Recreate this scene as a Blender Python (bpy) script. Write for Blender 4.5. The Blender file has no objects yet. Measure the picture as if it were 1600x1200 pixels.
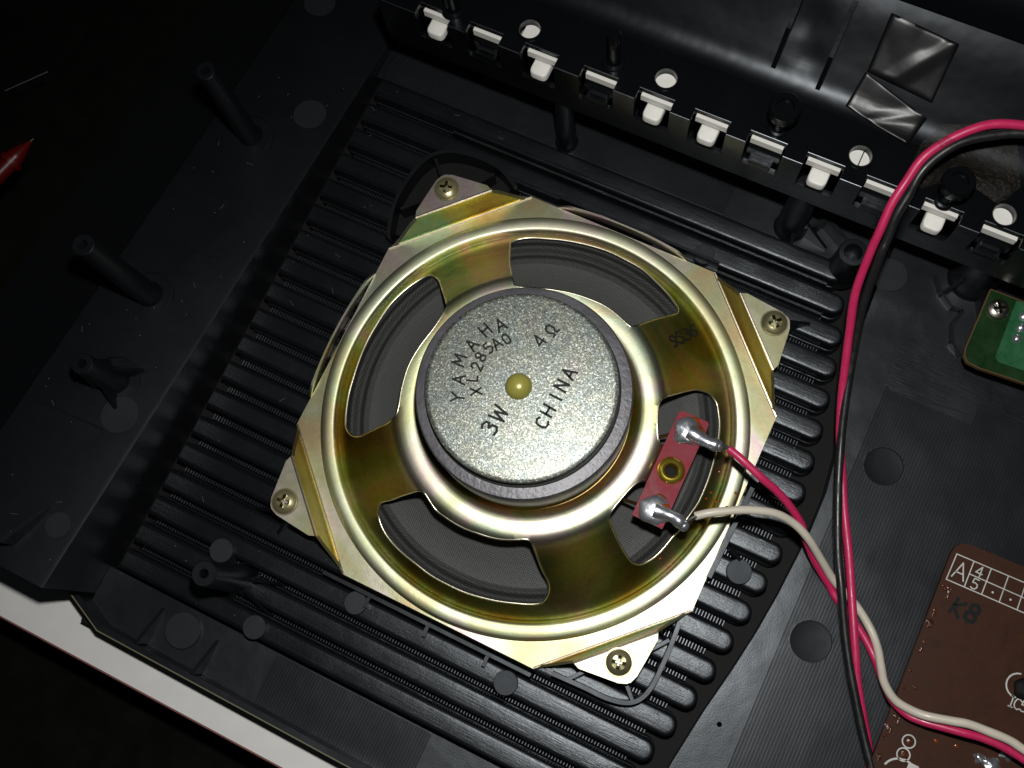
import bpy, bmesh, math, random
from mathutils import Vector, Matrix, noise
from mathutils.geometry import delaunay_2d_cdt
random.seed(7)
S = 0.001                       # coordinates below are millimetres
scene = bpy.context.scene
C = scene.collection
PI = math.pi

# ------------------------------------------------------------------ camera, world, light
cam = bpy.data.cameras.new('camera'); camo = bpy.data.objects.new('camera', cam); C.objects.link(camo)
CP = Vector((42.6557,-46.5749,284.4670))
CM = [[0.899062, 0.43045, -0.080004], [0.403399, -0.88545, -0.230757], [-0.170168, 0.175191, -0.969717]]
m = Matrix.Identity(4)
for i in range(3):
    m[i][0] = CM[0][i]; m[i][1] = -CM[1][i]; m[i][2] = -CM[2][i]; m[i][3] = CP[i]*S
camo.matrix_world = m
cam.lens = 37.6067; cam.sensor_width = 36; cam.clip_start = 0.005; cam.clip_end = 20
scene.camera = camo
w = bpy.data.worlds.new('World'); scene.world = w; w.use_nodes = True
w.node_tree.nodes['Background'].inputs[0].default_value = (0.8, 0.9, 1.0, 1)
w.node_tree.nodes['Background'].inputs[1].default_value = 0.006
scene.view_settings.view_transform = 'Standard'; scene.view_settings.look = 'None'
scene.view_settings.exposure = 0; scene.view_settings.gamma = 1
# the camera's flash, a little above the lens
UP = Vector((-CM[1][0], -CM[1][1], -CM[1][2])); RT = Vector(CM[0]); FW = Vector(CM[2])
fl = bpy.data.lights.new('camera_flash', 'SPOT'); flo = bpy.data.objects.new('camera_flash', fl); C.objects.link(flo)
FP = CP + UP*34 + RT*8
flo.location = FP*S
tgt = Vector((66, -34, -10))
flo.rotation_euler = (tgt-FP).to_track_quat('-Z', 'Y').to_euler()
fl.energy = 2.9; fl.shadow_soft_size = 0.0055; fl.spot_size = math.radians(125); fl.spot_blend = 1.0
fl.color = (1.0, 0.99, 0.965)

# ------------------------------------------------------------------ materials
def mat(name):
    m = bpy.data.materials.new(name); m.use_nodes = True
    nt = m.node_tree; b = nt.nodes['Principled BSDF']
    tc = nt.nodes.new('ShaderNodeTexCoord'); mp = nt.nodes.new('ShaderNodeMapping')
    mp.inputs['Scale'].default_value = (1000,)*3
    nt.links.new(tc.outputs['Object'], mp.inputs[0])
    return m, nt, b, mp.outputs[0]
def nz(nt, vec, scale, detail=3, rough=0.5, dist=0.0):
    n = nt.nodes.new('ShaderNodeTexNoise'); n.inputs['Scale'].default_value = scale
    n.inputs['Detail'].default_value = detail; n.inputs['Roughness'].default_value = rough
    n.inputs['Distortion'].default_value = dist
    nt.links.new(vec, n.inputs['Vector']); return n
def ramp(nt, fac, stops):
    r = nt.nodes.new('ShaderNodeValToRGB'); cr = r.color_ramp
    while len(cr.elements) < len(stops): cr.elements.new(0.5)
    for e, (p, c) in zip(cr.elements, stops):
        e.position = p; e.color = (*c, 1) if len(c) == 3 else c
    nt.links.new(fac, r.inputs[0]); return r.outputs[0]
def g(v): return (v, v, v)
def bump(nt, b, h, strength, dist, prev=None):
    n = nt.nodes.new('ShaderNodeBump'); n.inputs['Strength'].default_value = strength
    n.inputs['Distance'].default_value = dist*S
    nt.links.new(h, n.inputs['Height'])
    if prev: nt.links.new(prev, n.inputs['Normal'])
    nt.links.new(n.outputs[0], b.inputs['Normal']); return n.outputs[0]
def plain(name, col, rough=0.5, metal=0, spec=0.5, bs=0.0, bscale=1.0, bd=0.1, var=0.0, coat=0.0):
    m, nt, b, v = mat(name)
    b.inputs['Roughness'].default_value = rough; b.inputs['Metallic'].default_value = metal
    b.inputs['Specular IOR Level'].default_value = spec; b.inputs['Coat Weight'].default_value = coat
    b.inputs['Coat Roughness'].default_value = 0.08
    n = nz(nt, v, 0.15, 4)
    lo = tuple(c*(1-var) for c in col); hi = tuple(min(1, c*(1+var)) for c in col)
    nt.links.new(ramp(nt, n.outputs[0], [(0.3, lo), (0.7, hi)]), b.inputs['Base Color'])
    if bs: bump(nt, b, nz(nt, v, bscale, 4).outputs[0], bs, bd)
    return m
def plastic(name, base=0.012, r0=0.40, r1=0.52, spec=0.5, grain=0.25, gscale=3.0, specks=True, scratch=0.0):
    m, nt, b, v = mat(name)
    n = nz(nt, v, 0.06, 5, 0.6)
    nt.links.new(ramp(nt, n.outputs[0], [(0.3, g(r0)), (0.7, g(r1))]), b.inputs['Roughness'])
    b.inputs['Specular IOR Level'].default_value = spec; b.inputs['Specular Tint'].default_value = (0.87, 0.94, 1.0, 1)
    f = nz(nt, v, 1.1, 2, 0.5)
    dust = ramp(nt, f.outputs[0], [(0.0, (base*0.75, base*0.85, base)), (0.6, (base*0.9, base, base*1.2)), (0.80 if specks else 1.0, (base, base*1.05, base*1.2)), (0.86 if specks else 1.0, (base*4, base*4, base*4.2))])
    nt.links.new(dust, b.inputs['Base Color'])
    p = bump(nt, b, nz(nt, v, gscale, 3, 0.6).outputs[0], grain, 0.08)
    p = bump(nt, b, nz(nt, v, 0.10, 2, 0.5).outputs[0], 0.35, 0.5, p)
    if scratch:
        mp = nt.nodes.new('ShaderNodeMapping'); mp.inputs['Scale'].default_value = (0.15, 2.2, 1); mp.inputs['Rotation'].default_value = (0, 0, 0.6)
        nt.links.new(v, mp.inputs[0])
        bump(nt, b, nz(nt, mp.outputs[0], 1.0, 5, 0.7).outputs[0], scratch, 0.25, p)
    return m
M_shell = plastic('moulded_black_plastic', 0.006, 0.32, 0.41, 0.8, 0.35, 2.2)
M_rib = plastic('rib_black_plastic', 0.006, 0.30, 0.41, 0.75, 0.5, 1.3, True, 0.3)
M_slab = plastic('case_side_plastic', 0.005, 0.42, 0.50, 0.3, 0.2, 3.0)
M_gloss = plastic('glossy_black_plastic', 0.003, 0.22, 0.28, 0.45, 0.05, 2.0, False)
M_line = plastic('fine_louvre_plastic', 0.012, 0.30, 0.40, 0.95, 0.3, 3.0, False)
M_post = plastic('post_black_plastic', 0.005, 0.34, 0.42, 0.45, 0.15, 2.0, False)
M_pad = plastic('ejector_pad_plastic', 0.017, 0.45, 0.55, 0.35, 0.3, 5.0, False)
M_dish = plastic('worn_dish_plastic', 0.005, 0.45, 0.6, 0.22, 0.3, 2.0)
M_white = plain('off_white_key_plastic', (0.76, 0.75, 0.70), 0.4, bs=0.05, bscale=0.5, var=0.03)
M_board = plain('white_laminate', (0.74, 0.73, 0.71), 0.5, spec=0.25, bs=0.15, bscale=3, bd=0.05, var=0.03)
M_boardedge = plain('laminate_edge', (0.20, 0.07, 0.06), 0.6)
M_caseedge = plain('case_parting_edge', (0.16, 0.15, 0.09), 0.5)
M_cloth = plain('dark_cloth', (0.004, 0.0045, 0.003), 0.9, spec=0.1, var=0.4)
M_red = plain('red_wire_insulation', (0.50, 0.020, 0.095), 0.33, spec=0.5, bs=0.1, bscale=0.4, var=0.08)
M_blackwire = plain('black_wire_insulation', (0.012, 0.012, 0.013), 0.38, spec=0.5, bs=0.1, bscale=0.4)
M_whitewire = plain('cream_wire_insulation', (0.58, 0.53, 0.44), 0.35, spec=0.5, bs=0.1, bscale=0.4, var=0.06)
for m_ in (M_red, M_whitewire, M_blackwire):
    nt = m_.node_tree; b = nt.nodes['Principled BSDF']; mp = [n for n in nt.nodes if n.type == 'MAPPING'][0]
    nt.links.new(ramp(nt, nz(nt, mp.outputs[0], 0.35, 5, 0.7).outputs[0], [(0.35, g(0.26)), (0.65, g(0.52))]), b.inputs['Roughness'])
M_ink = plain('black_ink', (0.012, 0.013, 0.011), 0.6, spec=0.2)
M_dimink = plain('dark_stamp_ink', (0.006, 0.009, 0.009), 0.5, spec=0.2)
M_silk = plain('white_silkscreen', (0.50, 0.50, 0.47), 0.6, bs=0.3, bscale=4, var=0.15)
M_brass = plain('brass', (0.50, 0.37, 0.05), 0.28, 0.9, bs=0.2, bscale=0.8, var=0.2)
M_solder = plain('solder', (0.64, 0.67, 0.72), 0.31, 0.9, spec=0.8, bs=0.35, bscale=0.5, bd=0.4, var=0.3)
M_flux = plain('amber_flux', (0.22, 0.045, 0.004), 0.12, spec=0.7, bs=0.4, bscale=0.9, bd=0.3, var=0.4)
M_copper = plain('braided_copper', (0.55, 0.28, 0.12), 0.35, 1, bs=0.6, bscale=3)
M_tape = plain('black_tape', (0.006, 0.006, 0.007), 0.34, spec=0.34, bs=0.12, bscale=0.08, bd=1.2)
M_probe = plain('red_probe_plastic', (0.09, 0.002, 0.0015), 0.35, spec=0.4)
M_steel = plain('steel', (0.5, 0.5, 0.5), 0.3, 1)
M_hole = plain('recess_black', (0.004, 0.004, 0.004), 0.7, spec=0.2)  # black that paints in recess shade; also colours the epoxy blob
M_ferrite = plain('ferrite', (0.088, 0.085, 0.094), 0.42, 0.25, spec=0.6, bs=0.5, bscale=0.8, bd=0.25, var=0.25)

def m_zinc(pale=0.28, name='yellow_chromate_zinc'):
    m, nt, b, v = mat(name)
    n = nz(nt, v, 0.028, 3, 0.5, 0.7)
    c = ramp(nt, n.outputs[0], [(0.28, (0.34, 0.20, 0.03)), (0.42, (0.58, 0.50, 0.06)), (0.52, (0.40, 0.48, 0.08)), (0.60, (0.30, 0.52, 0.24)), (0.70, (0.55, 0.42, 0.08))] if 'golden' in name else [(0.28, (0.36, 0.22, 0.05)), (0.36, (0.56, 0.44, 0.14)), (0.42, (0.46, 0.54, 0.22)), (0.475, (0.64, 0.64, 0.48)), (0.53, (0.68, 0.52, 0.53)), (0.58, (0.60, 0.60, 0.40)), (0.64, (0.42, 0.56, 0.40)), (0.72, (0.50, 0.38, 0.14)), (0.80, (0.40, 0.50, 0.42))])
    # fine mottling and dark dirt
    n2 = nz(nt, v, 0.7, 4, 0.7)
    d = ramp(nt, n2.outputs[0], [(0.3, g(0.72)), (0.7, g(1.0))])
    mx = nt.nodes.new('ShaderNodeMix'); mx.data_type = 'RGBA'; mx.blend_type = 'MULTIPLY'; mx.inputs[0].default_value = 0.8
    nt.links.new(c, mx.inputs[6]); nt.links.new(d, mx.inputs[7])
    n4 = nz(nt, v, 0.13, 5, 0.75)
    st = ramp(nt, n4.outputs[0], [(0.62, g(1.0)), (0.78, g(0.45))])
    mx2 = nt.nodes.new('ShaderNodeMix'); mx2.data_type = 'RGBA'; mx2.blend_type = 'MULTIPLY'; mx2.inputs[0].default_value = 0.6
    nt.links.new(mx.outputs[2], mx2.inputs[6]); nt.links.new(st, mx2.inputs[7])
    nt.links.new(mx2.outputs[2], b.inputs['Base Color'])
    rr_ = ramp(nt, nz(nt, v, 0.05, 4).outputs[0], [(0.3, g(0.40)), (0.7, g(0.48))])
    # the deep drawn wall is tinted a darker olive than the flat flange, by radius
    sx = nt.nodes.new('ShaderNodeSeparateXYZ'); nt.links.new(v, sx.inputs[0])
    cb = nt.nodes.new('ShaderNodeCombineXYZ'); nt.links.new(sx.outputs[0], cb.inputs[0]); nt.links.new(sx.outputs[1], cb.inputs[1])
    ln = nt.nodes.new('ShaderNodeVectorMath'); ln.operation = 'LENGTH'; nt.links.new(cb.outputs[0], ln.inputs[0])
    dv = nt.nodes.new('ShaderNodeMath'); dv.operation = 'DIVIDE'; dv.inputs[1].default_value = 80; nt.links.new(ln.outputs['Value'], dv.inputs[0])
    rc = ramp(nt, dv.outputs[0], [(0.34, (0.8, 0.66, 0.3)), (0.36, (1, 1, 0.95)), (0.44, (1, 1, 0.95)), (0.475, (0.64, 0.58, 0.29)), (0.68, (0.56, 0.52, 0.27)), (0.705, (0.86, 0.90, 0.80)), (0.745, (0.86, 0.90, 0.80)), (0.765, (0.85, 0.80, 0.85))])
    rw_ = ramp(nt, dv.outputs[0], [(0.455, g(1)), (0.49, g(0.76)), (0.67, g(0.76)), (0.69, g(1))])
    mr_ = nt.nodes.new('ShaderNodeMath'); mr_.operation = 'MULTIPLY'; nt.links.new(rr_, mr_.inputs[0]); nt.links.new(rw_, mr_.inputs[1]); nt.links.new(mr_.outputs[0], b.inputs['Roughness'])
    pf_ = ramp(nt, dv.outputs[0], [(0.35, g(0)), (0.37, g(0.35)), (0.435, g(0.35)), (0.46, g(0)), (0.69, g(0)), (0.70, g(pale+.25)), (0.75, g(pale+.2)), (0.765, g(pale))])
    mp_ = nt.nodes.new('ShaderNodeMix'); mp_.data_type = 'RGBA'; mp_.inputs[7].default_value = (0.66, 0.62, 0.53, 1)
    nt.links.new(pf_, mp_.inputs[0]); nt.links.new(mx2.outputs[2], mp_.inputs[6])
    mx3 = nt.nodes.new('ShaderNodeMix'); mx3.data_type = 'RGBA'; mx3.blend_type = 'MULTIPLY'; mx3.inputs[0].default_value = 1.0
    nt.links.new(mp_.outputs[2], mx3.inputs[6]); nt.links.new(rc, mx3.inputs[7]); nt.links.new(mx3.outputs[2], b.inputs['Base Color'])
    b.inputs['Metallic'].default_value = 1.0
    b.inputs['Coat Weight'].default_value = 0.0
    p = bump(nt, b, nz(nt, v, 3.2, 3, 0.6).outputs[0], 0.35, 0.06)
    bump(nt, b, nz(nt, v, 0.12, 3, 0.6).outputs[0], 0.15, 0.4, p)
    return m
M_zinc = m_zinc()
M_bend = plain('highlit_bend_zinc', (0.72, 0.62, 0.50), 0.34, 1, bs=.3, bscale=1.5, var=.15)  # paler zinc paints highlights onto the rounded bends
M_band = m_zinc(0.0, 'golden_chromate_zinc')
M_edge = plain('bare_cut_edge', (0.75, 0.70, 0.55), 0.3, 1, bs=0.3, bscale=1.5, var=0.2)
def m_plate():
    m, nt, b, v = mat('bright_zinc_speckle')
    vo = nt.nodes.new('ShaderNodeTexVoronoi'); vo.inputs['Scale'].default_value = 3.5; nt.links.new(v, vo.inputs['Vector'])
    sep = nt.nodes.new('ShaderNodeSeparateColor'); nt.links.new(vo.outputs['Color'], sep.inputs[0])
    c1 = ramp(nt, sep.outputs[0], [(0.0, (0.135, 0.148, 0.14)), (0.5, (0.225, 0.24, 0.22)), (0.85, (0.36, 0.37, 0.34)), (1.0, (0.68, 0.69, 0.63))])
    n = nz(nt, v, 0.16, 3, 0.6)
    c2 = ramp(nt, n.outputs[0], [(0.3, (0.82, 0.92, 0.86)), (0.45, (0.88, 0.91, 0.92)), (0.55, (0.95, 0.96, 0.88)), (0.7, (0.96, 0.90, 0.90))])
    mx = nt.nodes.new('ShaderNodeMix'); mx.data_type = 'RGBA'; mx.blend_type = 'MULTIPLY'; mx.inputs[0].default_value = 1
    nt.links.new(c1, mx.inputs[6]); nt.links.new(c2, mx.inputs[7])
    nt.links.new(mx.outputs[2], b.inputs['Base Color'])
    b.inputs['Metallic'].default_value = 0.85; b.inputs['Roughness'].default_value = 0.42
    p = bump(nt, b, sep.outputs[1], 0.5, 0.06)
    bump(nt, b, nz(nt, v, 1.6, 4, 0.7).outputs[0], 0.5, 0.12, p)
    return m
M_plate = m_plate()
def m_cone(name, base, weave):
    m, nt, b, v = mat(name)
    w1 = nt.nodes.new('ShaderNodeTexWave'); w1.inputs['Scale'].default_value = 0.55; w1.bands_direction = 'X'; w1.inputs['Distortion'].default_value = 0.5
    w2 = nt.nodes.new('ShaderNodeTexWave'); w2.inputs['Scale'].default_value = 0.55; w2.bands_direction = 'Y'; w2.inputs['Distortion'].default_value = 0.5
    nt.links.new(v, w1.inputs[0]); nt.links.new(v, w2.inputs[0])
    ad = nt.nodes.new('ShaderNodeMath'); ad.operation = 'MULTIPLY'
    nt.links.new(w1.outputs['Fac'], ad.inputs[0]); nt.links.new(w2.outputs['Fac'], ad.inputs[1])
    nt.links.new(ramp(nt, ad.outputs[0], [(0.0, tuple(base*k*0.6 for k in (1, 1.03, 0.98))), (0.7, tuple(base*k*1.5 for k in (1, 1.03, 0.98)))]), b.inputs['Base Color'])
    b.inputs['Roughness'].default_value = 0.62
    p = bump(nt, b, ad.outputs[0], weave, 0.15)
    p = bump(nt, b, nz(nt, v, 0.9, 5, 0.7).outputs[0], 0.6, 0.3, p)
    bump(nt, b, nz(nt, v, 0.12, 3, 0.6).outputs[0], 0.4, 1.0, p)
    return m
M_cone = m_cone('woven_paper_cone', 0.08, 0.4)
M_surround = m_cone('treated_cloth_surround', 0.030, 0.8)
def m_pcb(name, c0, c1, rough):
    m, nt, b, v = mat(name)
    n = nz(nt, v, 0.25, 5, 0.7)
    nt.links.new(ramp(nt, n.outputs[0], [(0.3, c0), (0.7, c1)]), b.inputs['Base Color'])
    nt.links.new(ramp(nt, n.outputs[0], [(0.35, g(rough)), (0.7, g(rough+0.2))]), b.inputs['Roughness'])
    b.inputs['Specular IOR Level'].default_value = 0.22
    bump(nt, b, nz(nt, v, 2.0, 4, 0.7).outputs[0], 0.35, 0.06)
    return m
M_pcb = m_pcb('brown_phenolic_board', (0.030, 0.0095, 0.0035), (0.050, 0.016, 0.006), 0.5)
M_pcbg = m_pcb('green_solder_mask', (0.004, 0.020, 0.004), (0.008, 0.034, 0.007), 0.35)
M_pcbpad = m_pcb('light_green_copper_area', (0.006, 0.07, 0.022), (0.03, 0.12, 0.05), 0.4)
M_strip = m_pcb('red_phenolic_strip', (0.16, 0.008, 0.018), (0.23, 0.014, 0.028), 0.45)
M_varnish = plain('board_varnish_edge', (0.07, 0.022, 0.010), 0.15, spec=0.6, bs=0.9, bscale=1.0, bd=0.6, var=0.5)
def m_glue():
    m, nt, b, v = mat('dried_clear_glue')
    b.inputs['Base Color'].default_value = (0.03, 0.022, 0.008, 1); b.inputs['Roughness'].default_value = 0.22
    b.inputs['Alpha'].default_value = 0.16
    bump(nt, b, nz(nt, v, 0.5, 5, 0.7).outputs[0], 0.6, 0.8)
    return m
M_glue = m_glue()

# ------------------------------------------------------------------ builders
def wloc(o):
    v = Vector((0, 0, 0))
    while o: v += o.location; o = o.parent
    return v
def mesh(name, verts, faces, m, parent=None, smooth=True, angle=35, kind=None):
    off = wloc(parent)
    me = bpy.data.meshes.new(name)
    me.from_pydata([(v[0]*S-off.x, v[1]*S-off.y, v[2]*S-off.z) for v in verts], [], faces)
    me.materials.append(m)
    bm = bmesh.new(); bm.from_mesh(me)
    bmesh.ops.recalc_face_normals(bm, faces=bm.faces)
    for f in bm.faces: f.smooth = smooth
    for e in bm.edges:
        if smooth and len(e.link_faces) == 2 and e.calc_face_angle(0) > math.radians(angle): e.smooth = False
    bm.to_mesh(me); bm.free()
    o = bpy.data.objects.new(name, me); C.objects.link(o); o.parent = parent
    if kind: o['kind'] = kind
    return o
def root(name, loc, label, cat, group=None, kind=None):
    o = bpy.data.objects.new(name, None); C.objects.link(o); o.empty_display_size = 0.01
    o.location = Vector(loc)*S; o['label'] = label; o['category'] = cat
    if group: o['group'] = group
    return o
def tag(o, label, cat, group=None):
    o['label'] = label; o['category'] = cat
    if group: o['group'] = group
    return o
class G:
    def __init__(s): s.v = []; s.f = []
    def add(s, v, f):
        n = len(s.v); s.v += [tuple(p) for p in v]; s.f += [[i+n for i in q] for q in f]; return s
    def box(s, x0, x1, y0, y1, z0, z1):
        return s.add([(x, y, z) for x in (x0, x1) for y in (y0, y1) for z in (z0, z1)],
                     [(0, 1, 3, 2), (4, 6, 7, 5), (0, 4, 5, 1), (2, 3, 7, 6), (0, 2, 6, 4), (1, 5, 7, 3)])
    def bar(s, a, b, t, z0, z1):        # upright wall between two plan points
        a = Vector(a[:2]); b = Vector(b[:2]); n = (b-a).normalized(); n = Vector((-n.y, n.x))*t/2
        q = [a+n, a-n, b-n, b+n]
        return s.add([(p.x, p.y, z) for z in (z0, z1) for p in q], [(0, 1, 2, 3), (7, 6, 5, 4), (0, 4, 5, 1), (1, 5, 6, 2), (2, 6, 7, 3), (3, 7, 4, 0)])
    def lathe(s, prof, c=(0, 0), n=64, axis=None):
        rings = []; v = []; f = []
        for (r, z) in prof:
            if r < 1e-6: rings.append([len(v)]); v.append((c[0], c[1], z))
            else:
                rings.append(list(range(len(v), len(v)+n)))
                v += [(c[0]+r*math.cos(2*PI*k/n), c[1]+r*math.sin(2*PI*k/n), z) for k in range(n)]
        for a, b in zip(rings, rings[1:]):
            for k in range(n):
                q = [a[k % len(a)], a[(k+1) % len(a)], b[(k+1) % len(b)], b[k % len(b)]]
                u = []
                for i in q:
                    if i not in u: u.append(i)
                if len(u) > 2: f.append(u)
        return s.add(v, f)
    def tube(s, pts, r, n=12, samples=6, caps=True):
        P_ = [Vector(p) for p in pts]
        if len(P_) > 2 and samples > 1:
            Q = []
            E_ = [P_[0]*2-P_[1]] + P_ + [P_[-1]*2-P_[-2]]
            for i in range(1, len(E_)-2):
                a, b, c, d = E_[i-1:i+3]
                for k in range(samples):
                    t = k/samples
                    Q.append(0.5*((2*b)+(c-a)*t+(2*a-5*b+4*c-d)*t*t+(3*b-a-3*c+d)*t**3))
            Q.append(P_[-1]); P_ = Q
        T = [(P_[min(i+1, len(P_)-1)]-P_[max(i-1, 0)]).normalized() for i in range(len(P_))]
        nrm = T[0].orthogonal().normalized(); v = []; f = []
        for i, p in enumerate(P_):
            nrm = (nrm-T[i]*nrm.dot(T[i])).normalized(); bi = T[i].cross(nrm)
            rr = r(i/(len(P_)-1)) if callable(r) else r
            v += [p+(nrm*math.cos(2*PI*k/n)+bi*math.sin(2*PI*k/n))*rr for k in range(n)]
        for i in range(len(P_)-1):
            for k in range(n):
                f.append((i*n+k, i*n+(k+1) % n, (i+1)*n+(k+1) % n, (i+1)*n+k))
        if caps: f += [tuple(range(n))[::-1], tuple(range((len(P_)-1)*n, len(P_)*n))]
        return s.add(v, f)
    def make(s, name, m, parent=None, **k): return mesh(name, s.v, s.f, m, parent, **k)
def closed(poly, k_=3):
    P_ = [Vector(p[:2]) for p in poly]; n = len(P_); out = []
    for i in range(n):
        a, b, c, d = P_[i-1], P_[i], P_[(i+1) % n], P_[(i+2) % n]
        for k in range(k_):
            t = k/k_; q = 0.5*((2*b)+(c-a)*t+(2*a-5*b+4*c-d)*t*t+(3*b-a-3*c+d)*t**3); out.append((q.x, q.y))
    return out
def inside(p, poly):
    c = False; j = len(poly)-1
    for i in range(len(poly)):
        a, b = poly[i], poly[j]
        if (a[1] > p[1]) != (b[1] > p[1]) and p[0] < (b[0]-a[0])*(p[1]-a[1])/(b[1]-a[1])+a[0]: c = not c
        j = i
    return c
def sheet(outline, holes, zf, extra=(), thick=1.0, swap=None):
    """flat or shaped sheet with real holes and real thickness; returns (verts, faces)"""
    pts = []; edges = []
    for loop in [outline]+list(holes):
        n0 = len(pts); L = len(loop); pts += [Vector(p[:2]) for p in loop]
        edges += [(n0+i, n0+(i+1) % L) for i in range(L)]
    nb = len(pts)
    for p in extra:
        if inside(p, outline) and not any(inside(p, h) for h in holes): pts.append(Vector(p[:2]))
    v2, e2, f2, _, _, _ = delaunay_2d_cdt(pts, edges, [], 0, 1e-4)
    F = []
    for f in f2:
        c = sum((v2[i] for i in f), Vector((0, 0)))/len(f)
        if len(f) == 3 and abs((v2[f[1]]-v2[f[0]]).cross(v2[f[2]]-v2[f[0]])) < 2e-3: continue
        if inside(c, outline) and not any(inside(c, h) for h in holes): F.append(tuple(f))
    n = len(v2)
    V = [(p.x, p.y, zf(p.x, p.y)) for p in v2] + [(p.x, p.y, zf(p.x, p.y)-thick) for p in v2]
    cnt = {}
    for f in F:
        for i in range(len(f)):
            a, b = f[i], f[(i+1) % len(f)]; cnt[(a, b)] = 1
    out = list(F) + [tuple(i+n for i in reversed(f)) for f in F]
    for (a, b) in list(cnt):
        if (b, a) not in cnt: out.append((b, a, a+n, b+n))
    used = sorted({i for f in out for i in f}); mp = {i: k for k, i in enumerate(used)}
    return [V[i] for i in used], [tuple(mp[i] for i in f) for f in out]
def circ(c, r, n=32): return [(c[0]+r*math.cos(2*PI*k/n), c[1]+r*math.sin(2*PI*k/n)) for k in range(n)]

# stroke lettering ---------------------------------------------------------------
GL = {
 'Y': [[(0,1),(.35,.5),(.7,1)],[(.35,.5),(.35,0)]], 'A': [[(0,0),(.35,1),(.7,0)],[(.13,.36),(.57,.36)]],
 'M': [[(0,0),(.05,1),(.38,.35),(.7,1),(.76,0)]], 'H': [[(0,0),(0,1)],[(.62,0),(.62,1)],[(0,.5),(.62,.5)]],
 'X': [[(0,0),(.6,1)],[(0,1),(.6,0)]], 'L': [[(0,1),(0,0),(.5,0)]],
 '2': [[(.02,.78),(.12,.95),(.32,1),(.52,.9),(.54,.68),(.4,.45),(0,0),(.58,0)]],
 '8': [[(.3,.53),(.08,.66),(.08,.88),(.3,1),(.52,.88),(.52,.66),(.3,.53),(.04,.38),(.04,.12),(.3,0),(.56,.12),(.56,.38),(.3,.53)]],
 '5': [[(.55,1),(.1,1),(.05,.57),(.3,.62),(.53,.5),(.56,.25),(.42,.04),(.2,0),(0,.1)]],
 '0': [[(.3,1),(.08,.85),(.02,.5),(.08,.15),(.3,0),(.52,.15),(.58,.5),(.52,.85),(.3,1)]],
 'U': [[(0,1),(0,.25),(.15,.02),(.4,.02),(.55,.25),(.55,1)]],
 '3': [[(.02,.92),(.25,1),(.5,.88),(.5,.65),(.25,.54),(.52,.42),(.55,.15),(.3,0),(.02,.08)]],
 'W': [[(0,1),(.17,0),(.4,.75),(.63,0),(.8,1)]], '4': [[(.45,0),(.45,1),(0,.32),(.62,.32)]],
 'O': [[(0,0),(.2,0),(.22,.2),(.06,.45),(.08,.8),(.35,1),(.62,.8),(.64,.45),(.48,.2),(.5,0),(.7,0)]],
 'C': [[(.58,.85),(.38,1),(.12,.9),(.02,.6),(.02,.35),(.12,.1),(.38,0),(.6,.15)]],
 'I': [[(.1,0),(.1,1)]], 'J': [[(.0,1),(.36,1)],[(.18,0),(.18,1)],[(0,0),(.36,0)]], 'N': [[(0,0),(0,1),(.6,0),(.6,1)]],
 '9': [[(.52,.62),(.3,.46),(.06,.58),(.04,.86),(.28,1),(.52,.88),(.54,.5),(.4,.1),(.16,0)]],
 '6': [[(.5,.95),(.25,.9),(.06,.55),(.04,.2),(.28,0),(.52,.14),(.52,.4),(.3,.54),(.07,.4)]],
 'K': [[(0,0),(0,1)],[(.55,1),(.02,.45),(.58,0)]], 'B': [[(0,0),(0,1),(.35,1),(.48,.8),(.35,.55),(0,.53)],[(.35,.53),(.55,.3),(.4,0),(0,0)]],
}
def glyph(gr, ch, c, h, ang, wd, zf, t=0.05, jit=0.0):
    """flat ink strokes of one letter, centred on plan point c, lying on the surface zf"""
    W = max(p[0] for s_ in GL[ch] for p in s_)
    ca, sa = math.cos(ang), math.sin(ang)
    for s_ in GL[ch]:
        q = []
        for (x, y) in s_:
            x = (x-W/2)*h + random.uniform(-jit, jit)*h; y = (y-0.5)*h + random.uniform(-jit, jit)*h
            q.append(Vector((c[0]+x*ca-y*sa, c[1]+x*sa+y*ca)))
        for k, (a, b) in enumerate(zip(q, q[1:])):
            d = (b-a)
            if d.length < 1e-5: continue
            d.normalize(); n = Vector((-d.y, d.x))*wd/2
            aa = a-d*wd*0.35; bb = b+d*wd*0.35
            e = t+0.006*k
            P4 = [aa+n, aa-n, bb-n, bb+n]
            v = [(p.x, p.y, zf(p.x, p.y)+e) for p in P4]+[(p.x, p.y, zf(p.x, p.y)-0.02) for p in P4]
            gr.add(v, [(0, 1, 2, 3), (0, 4, 5, 1), (1, 5, 6, 2), (2, 6, 7, 3), (3, 7, 4, 0)])

# ------------------------------------------------------------------ setting
def struct(o): o['kind'] = 'structure'; return o
gd = G().box(-900, 900, -900, 900, -74, -70)
struct(gd.make('ground', M_cloth))
# ---- white board below the case
wb = root('white_board', (-60, -100, -30), 'white laminated board sticking out under the lower edge of the black case', 'board')
G().box(-330, 190, -116.5, -84, -28, -24).make('panel', M_board, wb, smooth=False)
G().box(-330, 190, -117.0, -116.5, -28.1, -24.15).make('edge_band', M_boardedge, wb, smooth=False)

# ------------------------------------------------------------------ keyboard case
case = root('keyboard_case', (0, 0, -20), 'open black plastic keyboard case with a ribbed speaker grille and screw posts', 'keyboard case')
FL = -21.0; TOP = -11.5; RF = -11.0
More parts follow.
